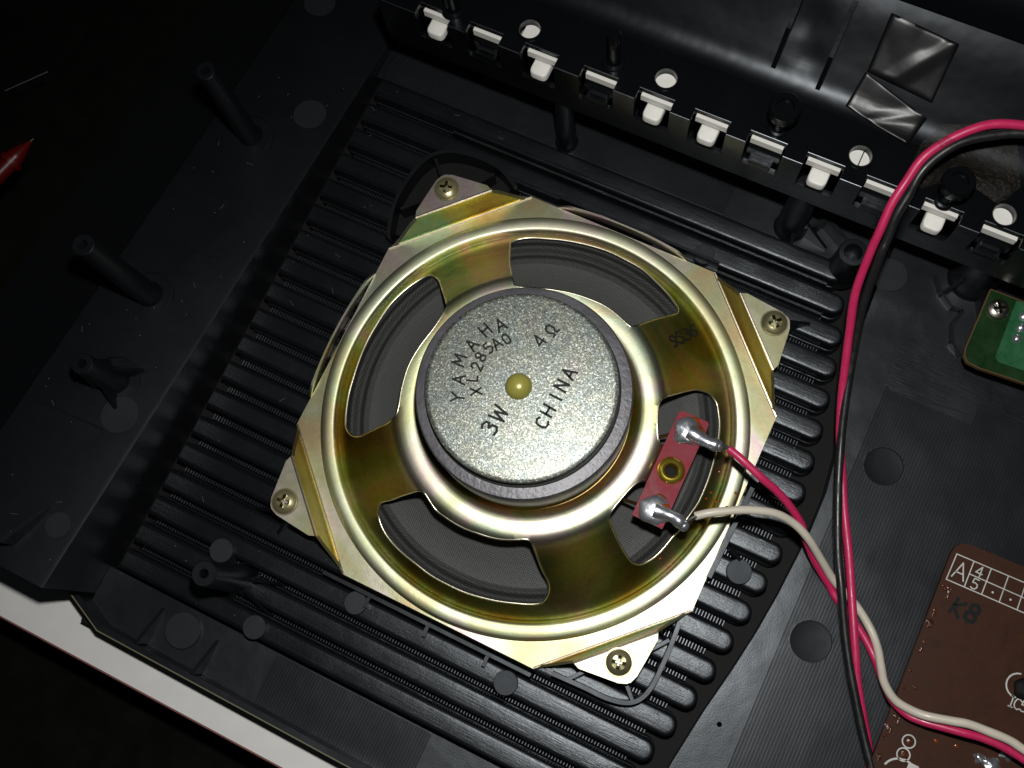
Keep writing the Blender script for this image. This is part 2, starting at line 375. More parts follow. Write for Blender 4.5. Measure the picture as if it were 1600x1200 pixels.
# right floor, its left edge is the curved end of the grille
arc = [(69.5,-105),(70.2,-90),(72.4,-66.9),(74.8,-51.6),(77.3,-39),(79.2,-27.7),(80.6,-16),(81.3,-6.2),(82.0,4),(81.9,15.1),(80.3,27),(78.0,38.8),(75.8,47),(74.2,56),(73.3,66),(73.0,76)]
dishes = [((92.9,-23.3), 5.5), ((93.1,28.1), 5.3)]
v, f = sheet(arc+[(73, 160), (240, 160), (240, -105)], [circ(c, r) for c, r in dishes]+[circ((79.64,-53.05,-11)[:2], 0.7, 12)], lambda x, y: RF, thick=2.0)
mesh('floor_panel', v, f, M_shell, case, smooth=False)
# skirt wall down from the curved edge
q = G()
for a, b in zip(arc, arc[1:]): q.add([(a[0], a[1], RF-0.3), (b[0], b[1], RF-0.3), (b[0]+.6, b[1], FL-0.5), (a[0]+.6, a[1], FL-0.5)], [(0, 1, 2, 3)])
q.make('recess_wall', M_shell, case)
for c, r in dishes:
    d = G().lathe([(r+0.02, RF-0.02), (r-0.12, RF-0.5), (r*0.85, RF-.62), (r*0.4, RF-.8), (0, RF-.82)], c, 40)
    d.make('dish', M_dish, case)
# fine moulded lines
def lines(name, x0, x1, ys, z, pitch=0.88, h=0.27, w_=0.46, skip=()):
    q = G(); x = x0
    while x < x1:
        segs = ys(x) if callable(ys) else [ys]
        if isinstance(segs, tuple): segs = [segs]
        for (c, r) in skip:
            dx = abs(x+w_/2-c[0])
            if dx < r:
                dy = math.sqrt(r*r-dx*dx); ns = []
                for a, b in segs:
                    if c[1]+dy <= a or c[1]-dy >= b: ns.append((a, b)); continue
                    if a < c[1]-dy: ns.append((a, c[1]-dy))
                    if c[1]+dy < b: ns.append((c[1]+dy, b))
                segs = ns
        for (a, b) in segs:
            q.add([(x-.12, a, z-.05), (x+.13, a, z+h), (x+w_-.13, a, z+h), (x+w_+.12, a, z-.05), (x-.12, b, z-.05), (x+.13, b, z+h), (x+w_-.13, b, z+h), (x+w_+.12, b, z-.05)],
                  [(0, 4, 5, 1), (1, 5, 6, 2), (2, 6, 7, 3), (0, 1, 2, 3), (4, 7, 6, 5)])
        x += pitch*(1+random.uniform(-.02, .02))
    return q.make(name, M_line, case, smooth=False, kind='stuff')
lines('fine_lines', 85.8, 165, lambda x: (-104.9, 51.5 if x < 88.5 else (48.5 if x < 109.5 else 54)), RF, skip=[(c, r+.1) for c, r in dishes])
# grille recess floor and the slots' fine louvres
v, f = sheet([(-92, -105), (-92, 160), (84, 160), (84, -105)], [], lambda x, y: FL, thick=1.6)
mesh('grille_floor', v, f, M_hole, case, smooth=False)  # near-black floor paints in the shade of the deep recess

# raised rims beyond the ribs, top and bottom, with their own line fields
G().box(-91.9, 72.9, 79.6, 150, FL, -16.2).make('upper_floor_strip', M_shell, case, smooth=False)
lines('fine_lines', -89.5, -57.5, (80.2, 93), -16.2)
lines('fine_lines', -26, 24.5, (80.2, 93), -16.2)
G().box(-91.9, 69, -105.5, -88.6, FL, -15.4).make('lower_floor_strip', M_shell, case, smooth=False)
lines('fine_lines', -88.5, -73.5, (-103.3, -89), -15.4)
lines('fine_lines', -36, 12, (-103.3, -89), -15.4)
# ribs
rows = [(75.2, 63.5), (66.2, 67.0), (57.2, 70.0), (48.2, 72.0), (39.0, 73.6), (30.0, 75.2), (21.0, 76.4), (12.0, 77.4), (3.0, 78.0), (-6.0, 78.0), (-15.0, 77.4), (-24.0, 76.6), (-33.0, 75.3), (-42.0, 74.1), (-50.6, 72.4), (-59.2, 70.2), (-67.6, 67.5), (-76.0, 66.5), (-84.4, 66)]
for i, (y, xe) in enumerate(rows):
    hw = 3.05; q = G(); V = []; nseg = 14
    xs = -88.0
    lv = [(-.4, FL-.2), (-.4, -16.9), (-.3, -16.7), (0, -16.6), (0, TOP-1.4), (0.1, TOP-.75), (0.35, TOP-.28), (0.8, TOP-.05), (1.4, TOP+.02)]
    for ins, z in lv:
        ring = [(xs+ins*.3, y-hw+ins), ]
        cxr = xe-hw
        for k in range(nseg+1):
            a = -PI/2+PI*k/nseg; ring.append((cxr+(hw-ins)*math.cos(a), y+(hw-ins)*math.sin(a)))
        ring.append((xs+ins*.3, y+hw-ins)); V.append([(x, yy, z) for x, yy in ring])
    n = len(V[0]); vv = [p for r_ in V for p in r_]; ff = []
    for a in range(len(V)-1):
        for k in range(n): ff.append((a*n+k, a*n+(k+1) % n, (a+1)*n+(k+1) % n, (a+1)*n+k))
    ff.append(tuple((len(V)-1)*n+k for k in range(n)))
    q.add(vv, ff); q.make('rib', M_rib, case, angle=50)
def slot_segs(x):
    out = []
    for (ya, xa), (yb, xb) in zip(rows, rows[1:]):
        if x < min(xa, xb)-4.5: out.append((yb+3.72, ya-3.72))
    return out
lines('fine_louvres', -86.5, 74, slot_segs, -18.0, h=1.0, w_=0.5)
# long thin rails bridging the slots on the upper side
for y, x0, x1 in ((71.0, -60, 60), (62.0, 10, 62)):
    G().box(x0, x1, y-.35, y+.35, FL, TOP-1.0).make('rail', M_rib, case, smooth=False)
for (y, xe) in rows[8:18]:
    G().lathe([(1.75, TOP), (1.7, TOP+.1), (1.45, TOP+.1), (1.4, TOP)], (xe-6.5+random.uniform(-.4, .4), y+random.uniform(-.3, .3)), 24).make('mould_mark', M_rib, case)
# left slab, rising toward the front
def slz(y): return -12 + (85-y)*0.145
sl = G()
ys = [130, 60, 0, -60, -97]
pf = [(-92, 0), (-93, 0.25), (-127, 0.25), (-129, -1.0), (-158, -9), (-160, -14), (-164, -40)]
vv = []; ff = []
for y in ys: vv += [(x, y, slz(y)+dz) for x, dz in pf]
n = len(pf)
for a in range(len(ys)-1):
    for k in range(n-1): ff.append((a*n+k, a*n+k+1, (a+1)*n+k+1, (a+1)*n+k))
sl.add(vv, ff)
sl.make('side_panel', M_slab, case, angle=20)
G().add([(-92, 130, slz(130)), (-92, -97, slz(-97)), (-92, -97, FL), (-92, 130, FL)], [(0, 1, 2, 3)]).make('side_wall', M_shell, case)
# front edge of the slab, corner piece and front wall with its pale parting line
fe = G()
fe.add([(-92, -97, slz(-97)), (-127, -97, slz(-97)), (-160, -97, slz(-97)-12), (-160, -98, -26), (-92, -98, -26)], [(0, 1, 2, 3, 4)])
fe.make('front_end_wall', M_shell, case, smooth=False)
fw = G(); path = [(-200, -97.4), (-97, -97.6), (-83.5, -103.6), (40, -104.6), (75, -104.8), (240, -106.5)]
for a, b in zip(path, path[1:]): fw.bar(a, b, 1.6, -23, -9.2)
fw.make('front_wall', M_shell, case, smooth=False)
fw = G()
for a, b in zip(path[1:], path[2:]): fw.bar((a[0], a[1]-.95), (b[0], b[1]-.95), .3, -23, -9.0)
fw.make('front_wall_edge', M_caseedge, case, smooth=False)
# rib gussets on the slab and front strip
def gusset(a, b, z0, z1, name='gusset', t=1.0):
    a = Vector(a[:2]); b = Vector(b[:2]); n = (b-a).normalized(); n = Vector((-n.y, n.x))*t/2
    G().add([(a.x+n.x, a.y+n.y, z0), (a.x-n.x, a.y-n.y, z0), (b.x-n.x, b.y-n.y, z0), (b.x+n.x, b.y+n.y, z0), (a.x+n.x, a.y+n.y, z1), (a.x-n.x, a.y-n.y, z1)],
            [(0, 1, 2, 3), (0, 4, 5, 1), (1, 5, 2), (0, 3, 4), (4, 3, 2, 5)]).make(name, M_shell, case, smooth=False)
gusset((-71.22,-102.49,-12), (-71.72,-92.04,-15), -15.4, -7.5)
gusset((-53.09,-102.71,-12), (-53.21,-92.91,-15), -15.4, -7.5)
gusset((-105.43,-90.81,14), (-102.05,-78.14,14), slz(-90)+.2, slz(-90)+7)
# thin raised lines on the side panel
for a, b in (((232,362), (338,408)), ((52,622), (165,672))):
    za = 4; pa = (-124.65,2.06,-1) if a[0] == 232 else (-124.11,-55.13,9); pb = (-102.47,2.71,-3) if a[0] == 232 else (-101.85,-54.32,7)
    gq = G(); z0 = slz((pa[1]+pb[1])/2)
    gq.bar(pa, pb, .5, z0, z0+.75); gq.make('witness_line', M_slab, case, smooth=False)
# ejector pads
pads = [((-101.18,56.68,-8), 5.0, -8.2), ((-99.9,-48.94,8), 5.2, 8.4), ((-119.21,94.16,-13), 5.0, -13.3), ((-97.55,-81.48,13), 3.4, 13.2), ((-63.27,-94.83,-14), 5.1, -14), ((-44.03,-84.72,-10), 3.3, -10), ((24.76,-67.88,-10), 3.3, -10), ((68.89,-14.64,-10), 3.4, -10), ((24.86,64.3,-10), 3.0, -10), ((-21.62,-66.81,-10), 3.2, -10), ((-62.75,-70.44,-10), 3.4, -10.2), ((74.85,79.92,-11), 5.0, -10.6)]
for c, r, z in pads:
    zb = FL if r < 3.45 and z < 0 else z-1.5
    if z > -9 or z < -12.5 and c[0] < -92:
        zs = slz(c[1])+.25; pts = circ(c, r, 40)
        q = G().add([(x, y, slz(y)+.3) for x, y in pts]+[(x, y, slz(y)+.6) for x, y in pts], [tuple(range(40, 80))]+[(k, (k+1) % 40, 40+(k+1) % 40, 40+k) for k in range(40)])
        q.make('ejector_pad', M_pad, case)
    else:
        G().lathe([(r, zb), (r, z-.15), (r-.15, z), (0, z)], c, 40).make('ejector_pad', M_pad, case)
# dust, lint and chips lying on the plastic
random.seed(11); q = G()
M_dust = plain('dust', (0.12, 0.12, 0.115), 0.9, spec=0.1)
for k in range(230):
    x = random.uniform(-126, 78); y = random.uniform(-92, 76)
    if x < -93: z = slz(y)+.32
    else:
        yy = min(rows, key=lambda r_: abs(r_[0]-y))
        if abs(yy[0]-y) > 2.0 or x > yy[1]-3 or x < -86: continue
        z = TOP+.07
    if math.hypot(x, y) < 62: continue
    a = random.uniform(0, PI); l = random.choice((.12, .15, .2, .2, .9)); w_ = .1 if l < .5 else .05
    ca, sa = math.cos(a)*l, math.sin(a)*l; nx, ny = -math.sin(a)*w_, math.cos(a)*w_
    q.add([(x-ca-nx, y-sa-ny, z), (x+ca-nx, y+sa-ny, z), (x+ca+nx, y+sa+ny, z), (x-ca+nx, y-sa+ny, z), (x, y, z+.1)], [(0, 1, 4), (1, 2, 4), (2, 3, 4), (3, 0, 4)])
q.make('dust', M_dust, case, smooth=False, kind='stuff')
# screw posts
def post(x, y, z0, z1, r0, r1, hole=1.1, n=28, fins=(), ring=True, mm=None):
    q = G().lathe([(r0+.9, z0-.4), (r0+.25, z0+.5), (r0, z0+2), (r1, z1-.2), (r1-.2, z1), (hole+.15, z1), (hole, z1-.2), (hole, z1-6), (0, z1-6)], (x, y), n)
    o = q.make('screw_post', mm or M_post, case, angle=40)
    if ring:
        G().lathe([(r0+3.6, z0-.3), (r0+3.6, z0+.32), (r0+3.2, z0+.36), (r0+3.1, z0+.02), (r0+.5, z0+.02)], (x, y), 40).make('post_ring', M_slab, case)
    for a, l, h in fins:
        d = Vector((math.cos(a), math.sin(a))); s0 = Vector((x, y))+d*(r0-.3); s1 = Vector((x, y))+d*(r0+l)
        nn = Vector((-d.y, d.x))*.45
        vv = [(s0.x+nn.x, s0.y+nn.y, z0), (s0.x-nn.x, s0.y-nn.y, z0), (s1.x-nn.x, s1.y-nn.y, z0), (s1.x+nn.x, s1.y+nn.y, z0), (s0.x+nn.x, s0.y+nn.y, z0+h), (s0.x-nn.x, s0.y-nn.y, z0+h), (s1.x-nn.x, s1.y-nn.y, z0+h*.12), (s1.x+nn.x, s1.y+nn.y, z0+h*.12)]
        G().add(vv, [(0, 1, 2, 3), (4, 7, 6, 5), (0, 4, 5, 1), (1, 5, 6, 2), (2, 6, 7, 3), (3, 7, 4, 0)]).make('post_fin', mm or M_post, case, smooth=False)
    return o
post(-113.6, 42.4, slz(42)+.2, 33, 3.3, 2.7)
post(-112.6, -15.2, slz(-15)+.2, 43, 3.5, 2.9)
post(-106.8, -41.3, slz(-41)+.2, 26, 3.6, 2.9, fins=[(PI*.25, 5, 9), (PI*.75, 2.5, 12), (-PI*.3, 5, 9), (-PI*.75, 2.5, 12)])
post(-54.2, -75.2, FL, 17, 4.2, 3.3, fins=[(0.35, 9, 17), (-0.45, 11, 14), (PI*.55, 3, 14), (-PI*.55, 7, 12)], ring=False)
post(62.4, 77.5, -16, 0, 4.4, 4.0, hole=2.4, ring=False)
post(-27.5, 83.0, -16.2, 14, 3.0, 2.6, ring=False)
post(44.0, 84.5, -16.2, 12, 4.2, 3.8, ring=False, fins=[(-.2, 8, 9), (-1.2, 5, 6)])
post(96, 88.5, -11, 8, 6.5, 5.8, hole=3, ring=False, fins=[(-1.1, 5, 8), (-2.2, 5, 8)])
# curved web near the boss on the upper right
q = G(); pth = [(40.06,86.28,-12), (43.38,82.98,-12), (47.46,82.62,-12), (50.83,85.39,-12), (52.52,88.5,-12), (59.54,84.52,-12), (62.51,82.85,-12)]
for a, b in zip(pth, pth[1:]): q.bar(a, b, 1.0, -16.2, -9)
q.make('curved_web', M_post, case, smooth=False)
# scuffed raised shelf beside the green board
v, f = sheet([(85.17,49.94,-10), (83.72,60.93,-10), (88.4,68.11,-10), (100.71,64.59,-10), (108.8,62.28,-10), (130.17,62.21,-10), (129.46,54.12,-10), (109.72,54.8,-10), (109.28,51.07,-10), (88.12,48.49,-10)], [], lambda x, y: RF+.5, thick=.6)
mesh('scuffed_shelf', v, f, plastic('scuffed_plastic', 0.006, 0.34, 0.5, 0.5, 0.3, 0.8, True, 0.3), case, smooth=False)
q = G(); pth = [(86.14,84.19,-9), (89.06,80.33,-9), (93.53,77.22,-9), (96.53,77.54,-9), (95.14,72.86,-9), (97.06,67.66,-9), (100.2,65.07,-9)]
for a, b in zip(pth, pth[1:]): q.bar(a, b, .8, RF, RF+2.2)
q.make('curved_web', M_post, case, smooth=False)

# speaker mounting bosses
def boss(path, z1, fins, z0=FL):
    q = G()
    P_ = [Vector(p[:2]) for p in path]
    sm = []
    for i in range(len(P_)-1):
        a = P_[max(i-1, 0)]; b = P_[i]; c = P_[i+1]; d = P_[min(i+2, len(P_)-1)]
        for k in range(5):
            t = k/5; sm.append(0.5*((2*b)+(c-a)*t+(2*a-5*b+4*c-d)*t*t+(3*b-a-3*c+d)*t**3))
    sm.append(P_[-1])
    n = len(sm); vv = []
    for i, p in enumerate(sm):
        d = (sm[min(i+1, n-1)]-sm[max(i-1, 0)]).normalized(); o = Vector((-d.y, d.x))*.55
        vv += [(p.x+o.x, p.y+o.y, z0), (p.x+o.x, p.y+o.y, z1), (p.x-o.x, p.y-o.y, z1), (p.x-o.x, p.y-o.y, z0)]
    ff = []
    for i in range(n-1):
        for k in range(4): ff.append((i*4+k, i*4+(k+1) % 4, (i+1)*4+(k+1) % 4, (i+1)*4+k))
    ff += [(0, 1, 2, 3), tuple((n-1)*4+k for k in (3, 2, 1, 0))]
    q.add(vv, ff); q.make('boss_wall', M_post, case, angle=50)
    for a, b in fins: G().bar(a, b, .9, z0, z1-.6).make('boss_fin', M_post, case, smooth=False)
boss([(-60.04,30.52,-4), (-62.85,40.15,-4), (-62.6,49.72,-4), (-60.37,57.12,-4), (-55.68,61.37,-4), (-48.08,63.1,-4), (-39.47,62.64,-4), (-32.39,59.14,-4)], -4, [((-54.51,53.9,-4), (-58.27,58.03,-4)), ((-44.08,54.92,-4), (-40.14,60.58,-4)), ((-55.76,44.57,-4), (-60.65,39.59,-4))])
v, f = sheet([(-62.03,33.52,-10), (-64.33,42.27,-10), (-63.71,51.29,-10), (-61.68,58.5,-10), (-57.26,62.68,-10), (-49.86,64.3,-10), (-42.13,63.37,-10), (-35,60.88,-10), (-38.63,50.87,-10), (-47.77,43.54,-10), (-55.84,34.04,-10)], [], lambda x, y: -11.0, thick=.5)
mesh('boss_shade_fill', v, f, M_hole, case, smooth=False)  # black fill sheet stands in for the deep shade inside the boss
boss([(59.61,-33.81,-5), (59.99,-40.48,-5), (59.99,-46.21,-5), (59.68,-52.05,-5), (58.01,-56.39,-5), (54.87,-58.62,-5), (49.89,-59.62,-5), (43.9,-59.67,-5), (34.9,-60.08,-5)], -5, [((54.21,-45.41,-5), (59.05,-39.14,-5)), ((52.66,-53.31,-5), (56.53,-57.11,-5)), ((44.15,-53.83,-5), (39.2,-59.8,-5))])
gusset((54, 53), (60.5, 58), -12, -3)
gusset((-53, -54), (-60, -56), -12, -4); gusset((-48, -54), (-51, -60), -12, -4)
for x, y in ((50, 50), (50, -50), (-50, 50), (-50, -50)):
    G().lathe([(3.4, FL), (3.1, -0.9), (0, -0.9)], (x, y), 24).make('speaker_boss', M_post, case)
# fences along the speaker's lower and right sides
G().box(-33, 30, -63.6, -62.6, FL, -7.5).make('locating_fence', M_post, case, smooth=False)
for x in (-18.5, -0.5, 17.5): G().box(x-.5, x+.5, -66.6, -63.6, FL, -8.3).make('fence_fin', M_post, case, smooth=False)
G().bar((63.2,7.16,-7), (62.08,-19.73,-7), 1.2, FL, -7).make('locating_fence', M_post, case, smooth=False)
G().box(-20, 30, 62.4, 63.2, FL, -7.5).make('locating_fence', M_post, case, smooth=False)
gusset((64.3, -10), (70.5, -13), -12, -6.8); gusset((64.3, 9), (70.5, 11), -12, -7)

# ------------------------------------------------------------------ loudspeaker
SX, SY = 0.8, -0.5
spk = root('loudspeaker', (SX, SY, -11), 'round loudspeaker seen from behind with yellow zinc square frame and silver magnet', 'loudspeaker')
bprof = [(20,7.6),(27.1,7.6),(27.8,8.4),(28.5,10.2),(29.1,11.3),(29.8,11.75),(31.0,11.93),(32.5,11.97),(34.0,11.85),(35.2,11.35),(36.2,10.3),(37.0,8.8),(38.4,6.4),(40.3,3.9),(43,.4),(46,-2.8),(50,-6.4),(53,-8.0),(54.7,-8.6),(55.15,-8.3),(55.45,-7.4),(55.9,-6.8),(56.5,-6.66),(57.8,-6.58),(59.1,-6.64),(59.6,-6.85),(59.9,-7.6),(60.1,-9.6),(60.4,-10),(90,-10)]
def fz(r):
    for (a, za), (b, zb) in zip(bprof, bprof[1:]):
        if r <= b:
            t = (r-a)/(b-a); return za+(zb-za)*t
    return -10
def bz(x, y): return fz(max(20, math.hypot(x-SX, y-SY)))
HS, CH = 60.9, 29.0
octo = [(-HS, CH), (-CH, HS), (CH, HS), (HS, CH), (HS, -CH), (CH, -HS), (-CH, -HS), (-HS, -CH)]
wins = [
 [(-26.97,43.31), (-26.79,44.96), (-25.47,46.51), (-22.58,48.25), (-19.06,49.55), (-14.64,51.07), (-10.06,52.23), (-5.34,53.04), (-0.48,53.49), (4.69,53.19), (9.97,52.57), (14.65,50.98), (19.52,48.88), (22.65,47.06), (24.73,45.4), (25.13,43.93), (24.14,42.4), (21.58,38.84), (19.76,35.51), (17.45,30.34), (15.98,29.89), (12.9,31), (9.11,32), (5.45,32.28), (-0.72,31.86), (-7.03,30.42), (-12.74,28.46), (-15.88,27.45), (-17.56,28.87), (-23.19,36.3)],
 [(-45.95,-24.67), (-47.28,-22.6), (-48.41,-20.06), (-49.9,-15.62), (-50.86,-10.93), (-51.81,-5.12), (-52.28,0.98), (-51.96,7.26), (-51.23,13.16), (-49.55,18.16), (-47.4,22.28), (-45.44,24.76), (-43.43,25.6), (-40.46,24.58), (-37.22,21.52), (-31.25,15.82), (-30.44,14.18), (-30.85,8.55), (-31.93,3), (-32.47,-1.69), (-32.31,-5.85), (-31.2,-11.08), (-29.87,-15.22), (-29.6,-17.83), (-31.46,-19.81), (-34.25,-21.28), (-37.44,-23.34), (-40.03,-25.27), (-43.14,-26)],
 [(-26.48,-39.81), (-25.54,-38.77), (-23.3,-37.48), (-19.99,-35.24), (-16.16,-33.14), (-14.43,-32.59), (-13.09,-32.92), (-9.3,-35.23), (-6.13,-35.95), (-3.14,-36.37), (0.08,-36.5), (3.1,-36.19), (6.22,-35.82), (9.34,-35.08), (12.27,-33.91), (15.03,-32.46), (16.33,-32.19), (17.34,-32.53), (19.93,-35.32), (21.97,-37.37), (24.06,-38.97), (25.03,-40.44), (25.35,-42.07), (25.05,-44), (23.99,-45.42), (21.74,-46.68), (19.34,-47.63), (13.77,-49.54), (7.32,-50.91), (3.27,-51.34), (-1.18,-51.38), (-5.81,-51.11), (-10.6,-50.15), (-15.07,-49.2), (-19.4,-47.77), (-22.35,-46.27), (-24.62,-44.46), (-26.17,-42.35)],
 [(31.73,14.1), (32.2,16.01), (34.33,19.43), (36.93,22.91), (38.62,24.73), (40.31,25.56), (42.17,26.02), (43.78,25.6), (45.37,24.65), (46.39,23.16), (47.76,20.86), (48.82,18.39), (49.69,15.43), (50.25,12.75), (50.82,10.09), (51.54,4.02), (51.63,-2.27), (50.7,-7.49), (50.1,-10.81), (49.03,-14.34), (48.13,-17.76), (46.93,-20.95), (45,-23.75), (43.38,-24.77), (41.51,-24.83), (39.05,-23.61), (35.54,-21.33), (32.81,-19.01), (32.05,-17.77), (32.38,-15.37), (33.56,-10.9), (34.68,-7.83), (35.94,-6.22), (37.02,-5.7), (42.19,-5.49), (43.82,-3.52), (43.64,1.04), (42.95,5.96), (40.91,6.83), (37.17,4.51), (35.7,4.76), (34.41,6.81), (32.72,10.62)],
]
extra = []
for k, (r, z) in enumerate(bprof[:-1]):
    if 20.1 < r < 60.45:
        n = int(max(60, 2*PI*r/1.1))
        st = .5*(k % 2)
        if r > 54 or r < 30: n = 420 if r > 54 else 220; st = 0
        extra += [(SX+r*math.cos(2*PI*(j+st)/n), SY+r*math.sin(2*PI*(j+st)/n)) for j in range(n)]
oc = []
for a, b in zip(octo, octo[1:]+octo[:1]):
    for k in range(60): oc.append((SX+a[0]+(b[0]-a[0])*k/60, SY+a[1]+(b[1]-a[1])*k/60))
wins = [closed(w_) for w_ in wins]
for ix in range(-62, 64, 3):
    for iy in range(-62, 64, 3):
        if math.hypot(ix, iy) > 62.3: extra.append((SX+ix+.01*iy, SY+iy-.013*ix))
v, f = sheet(oc, wins+[circ((SX, SY), 20, 48)], bz, extra, thick=1.1)
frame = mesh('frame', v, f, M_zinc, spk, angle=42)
for wn in wins:
    wp = wn+wn[:1]
    G().tube([(x, y, bz(x, y)-.28) for x, y in wp], .34, 8, 1, caps=False).make('window_edge', M_edge, frame, angle=80)
# corner tabs: steep step up from the flange, then the flat screw tab
for sx, sy in ((-1, 1), (1, 1), (1, -1), (-1, -1)):
    def tr(p): return (SX+p[0]*sx, SY+p[1]*sy, p[2])
    rows_ = []
    for t in range(13):
        t /= 12
        a = Vector((HS, CH)).lerp(Vector((54.6, 38.2)), t**0.9); b = Vector((CH, HS)).lerp(Vector((38.2, 54.6)), t**0.9)
        e = t*t*(3-2*t)*0.55+t*0.45
        z = -10+10*e
        rows_.append([tuple((a.lerp(b, k/10)).to_tuple())+(z,) for k in range(11)])
    vv = [p for r_ in rows_ for p in r_]
    tip = [(55.3, 40), (54.2, 50.6), (53.4, 52.6), (52.6, 53.4), (50.6, 54.2), (40, 55.3)]
    base = [(54.6, 38.2), (38.2, 54.6)]
    th = 1.1
    q = G(); n = 11
    q.add([tr(p) for p in vv], [(a*n+k, a*n+k+1, (a+1)*n+k+1, (a+1)*n+k) for a in range(12) for k in range(10)])
    q.make('corner_band', M_band, spk, angle=30); q = G()
    G().tube([tr((HS-.1, CH+.1, -9.95)), tr((CH+.1, HS-.1, -9.95))], .42, 8, 1).tube([tr((54.6, 38.2, -.28)), tr((38.2, 54.6, -.28))], .42, 8, 1).make('bend_edge', M_bend, spk)
    # flat tab
    ol = [base[0]] + tip + [base[1]]
    top = [tr((x, y, 0.0)) for x, y in ol]; bot = [tr((x, y, -th)) for x, y in ol]; m_ = len(ol)
    q.add(top+bot, [tuple(range(m_)), tuple(range(2*m_-1, m_-1, -1))]+[(k, (k+1) % m_, m_+(k+1) % m_, m_+k) for k in range(m_)])
    # side thickness of the step
    for side in (0, 10):
        e_ = [tr(rows_[a][side]) for a in range(13)]
        low = [(p[0]*1.0-(0.5*sx), p[1]-(0.5*sy), p[2]-1.0) for p in e_]
        q.add(e_+low, [(k, k+1, 13+k+1, 13+k) for k in range(12)])
    q.make('corner_tab', M_zinc, spk, angle=30)
# upturned stiffening lips on two sides
def lip(horizontal, sgn):
    vv = []; n = 24
    for k in range(n+1):
        t = k/n*2-1; bul = 1.9*(1-t*t)
        for dz, dr in ((0, 0), (1.4, .35), (2.6, .3), (2.6, -.3), (1.2, -.3), (-.6, -.4)):
            a = t*20.5; r_ = HS+0.2+bul*.9+dr
            p = (SX+a, SY+sgn*r_) if horizontal else (SX+sgn*r_, SY+a)
            vv.append((p[0], p[1], -10.3+dz*min(1, (1-abs(t))*6+.2)))
    G().add(vv, [(i*6+k, i*6+(k+1) % 6, (i+1)*6+(k+1) % 6, (i+1)*6+k) for i in range(n) for k in range(6)]).make('side_lip', M_zinc, spk, angle=60)
lip(False, -1); lip(True, 1); 
# surround and cone
sp = []
r = 56.5
while r > 46.4:
    t = (r-46.4)/(56.5-46.4)
    sp.append((r, -10.1+0.8*math.sin((r-46.4)*2*PI/4.1)*min(1, t*5)*min(1, (1-t)*6)+(1-t)*0.8)); r -= 0.28
sp.append((46.3, -9.3))
G().lathe(sp, (SX, SY), 140).make('surround', M_surround, spk, angle=80)
G().lathe([(46.4, -9.3), (43.7, -8.6), (40, -6.9), (34, -3.2), (27, 1.0), (22, 4.0), (19, 5.8), (18.5, 7)], (SX, SY), 96).make('cone', M_cone, spk)
# magnet system
MC = (0.6, -0.5)
G().lathe([(21, 7.2), (25.2, 7.2), (25.4, 8), (25.4, 13.8), (25.0, 14.2), (21, 14.2)], MC, 96).make('front_plate', M_zinc, spk)
G().lathe([(12, 14), (26.7, 14), (27.1, 14.5), (27.1, 27.0), (26.7, 27.6), (24.4, 27.9), (12, 27.9)], (0.9, -0.6), 128).make('ferrite_magnet', M_ferrite, spk)
mk = G().lathe([(1, 27.0), (23.2, 27.0), (23.5, 28.0), (23.8, 31.2), (23.6, 31.8), (23.0, 32.1), (22.6, 32.15), (1.0, 32.15), (0.9, 31.2)], MC, 128)
backp = mk.make('back_plate', M_plate, spk, angle=25)
G().lathe([(24.1, 27.7), (24.35, 27.95), (24.2, 28.2), (23.7, 28.3)], MC, 96).make('glue_bead', M_ink, spk)
M_cap = plain('yellow_pole_cap', (0.36, 0.34, 0.07), 0.28, spec=0.6, metal=0.25, bs=0.05, bscale=1, var=0.08)
G().lathe([(3.25, 31.5), (3.3, 32.5), (3.1, 33.4), (2.55, 34.2), (1.7, 34.85), (.8, 35.15), (0, 35.2)], (0.15,-0.93,33), 40).make('pole_cap', M_cap, spk, angle=80)
# lettering stamped on the back plate
ZP = lambda x, y: 32.15
def ang_between(a, b): return math.atan2(b[1]-a[1], b[0]-a[0])
def word(chars, pts, h, wd, name='lettering', jit=.03, blend=0.75, base=math.radians(86)):
    q = G()
    for i, (ch, p) in enumerate(zip(chars, pts)):
        a = ang_between(pts[max(i-1, 0)], pts[min(i+1, len(pts)-1)])
        a = base+(a-base)*blend
        glyph(q, ch, p, h, a, wd, ZP, jit=jit)
    return q.make(name, M_ink, backp, smooth=False)
word('YAMAHA', [(-12.3,-9.51,32), (-14,-5.35,32), (-16,-0.93,32), (-14.98,3.82,32), (-13.6,8.58,32), (-10.7,11.33,32)], 3.1, .5)
word('XL285AO'.replace('O', '0'), [(-8.79,-6.33,32), (-11.13,-3.69,32), (-11.4,-0.63,32), (-11.6,1.95,32), (-10.87,4.78,32), (-9.5,6.66,32), (-7.83,8.66,32)], 2.7, .46)
word('3W', [(-1.85,-13.1,32), (-1.39,-9.07,32)], 3.9, .6, blend=.3)
word('4O', [(-0.15,11.59,32), (1.25,15.27,32)], 3.2, .5, blend=.3)
word('CHINA', [(9.14,-6.66,32), (9.13,-3.38,32), (9.47,0.26,32), (9.61,3.64,32), (9.88,7.1,32)], 3.2, .58, blend=.3)
# date code on the frame arm
q = G(); dcp = [(1054,534), (1063,528), (1073,522), (1083,516)]
for ch, p in zip('9536', [(27.92,34.34), (28.94,36.82), (30.08,39.04), (31.18,41.27)]): glyph(q, ch, p, 3.6, math.radians(42), .46, bz, t=.12)
q.make('date_code', M_ink, frame, smooth=False)

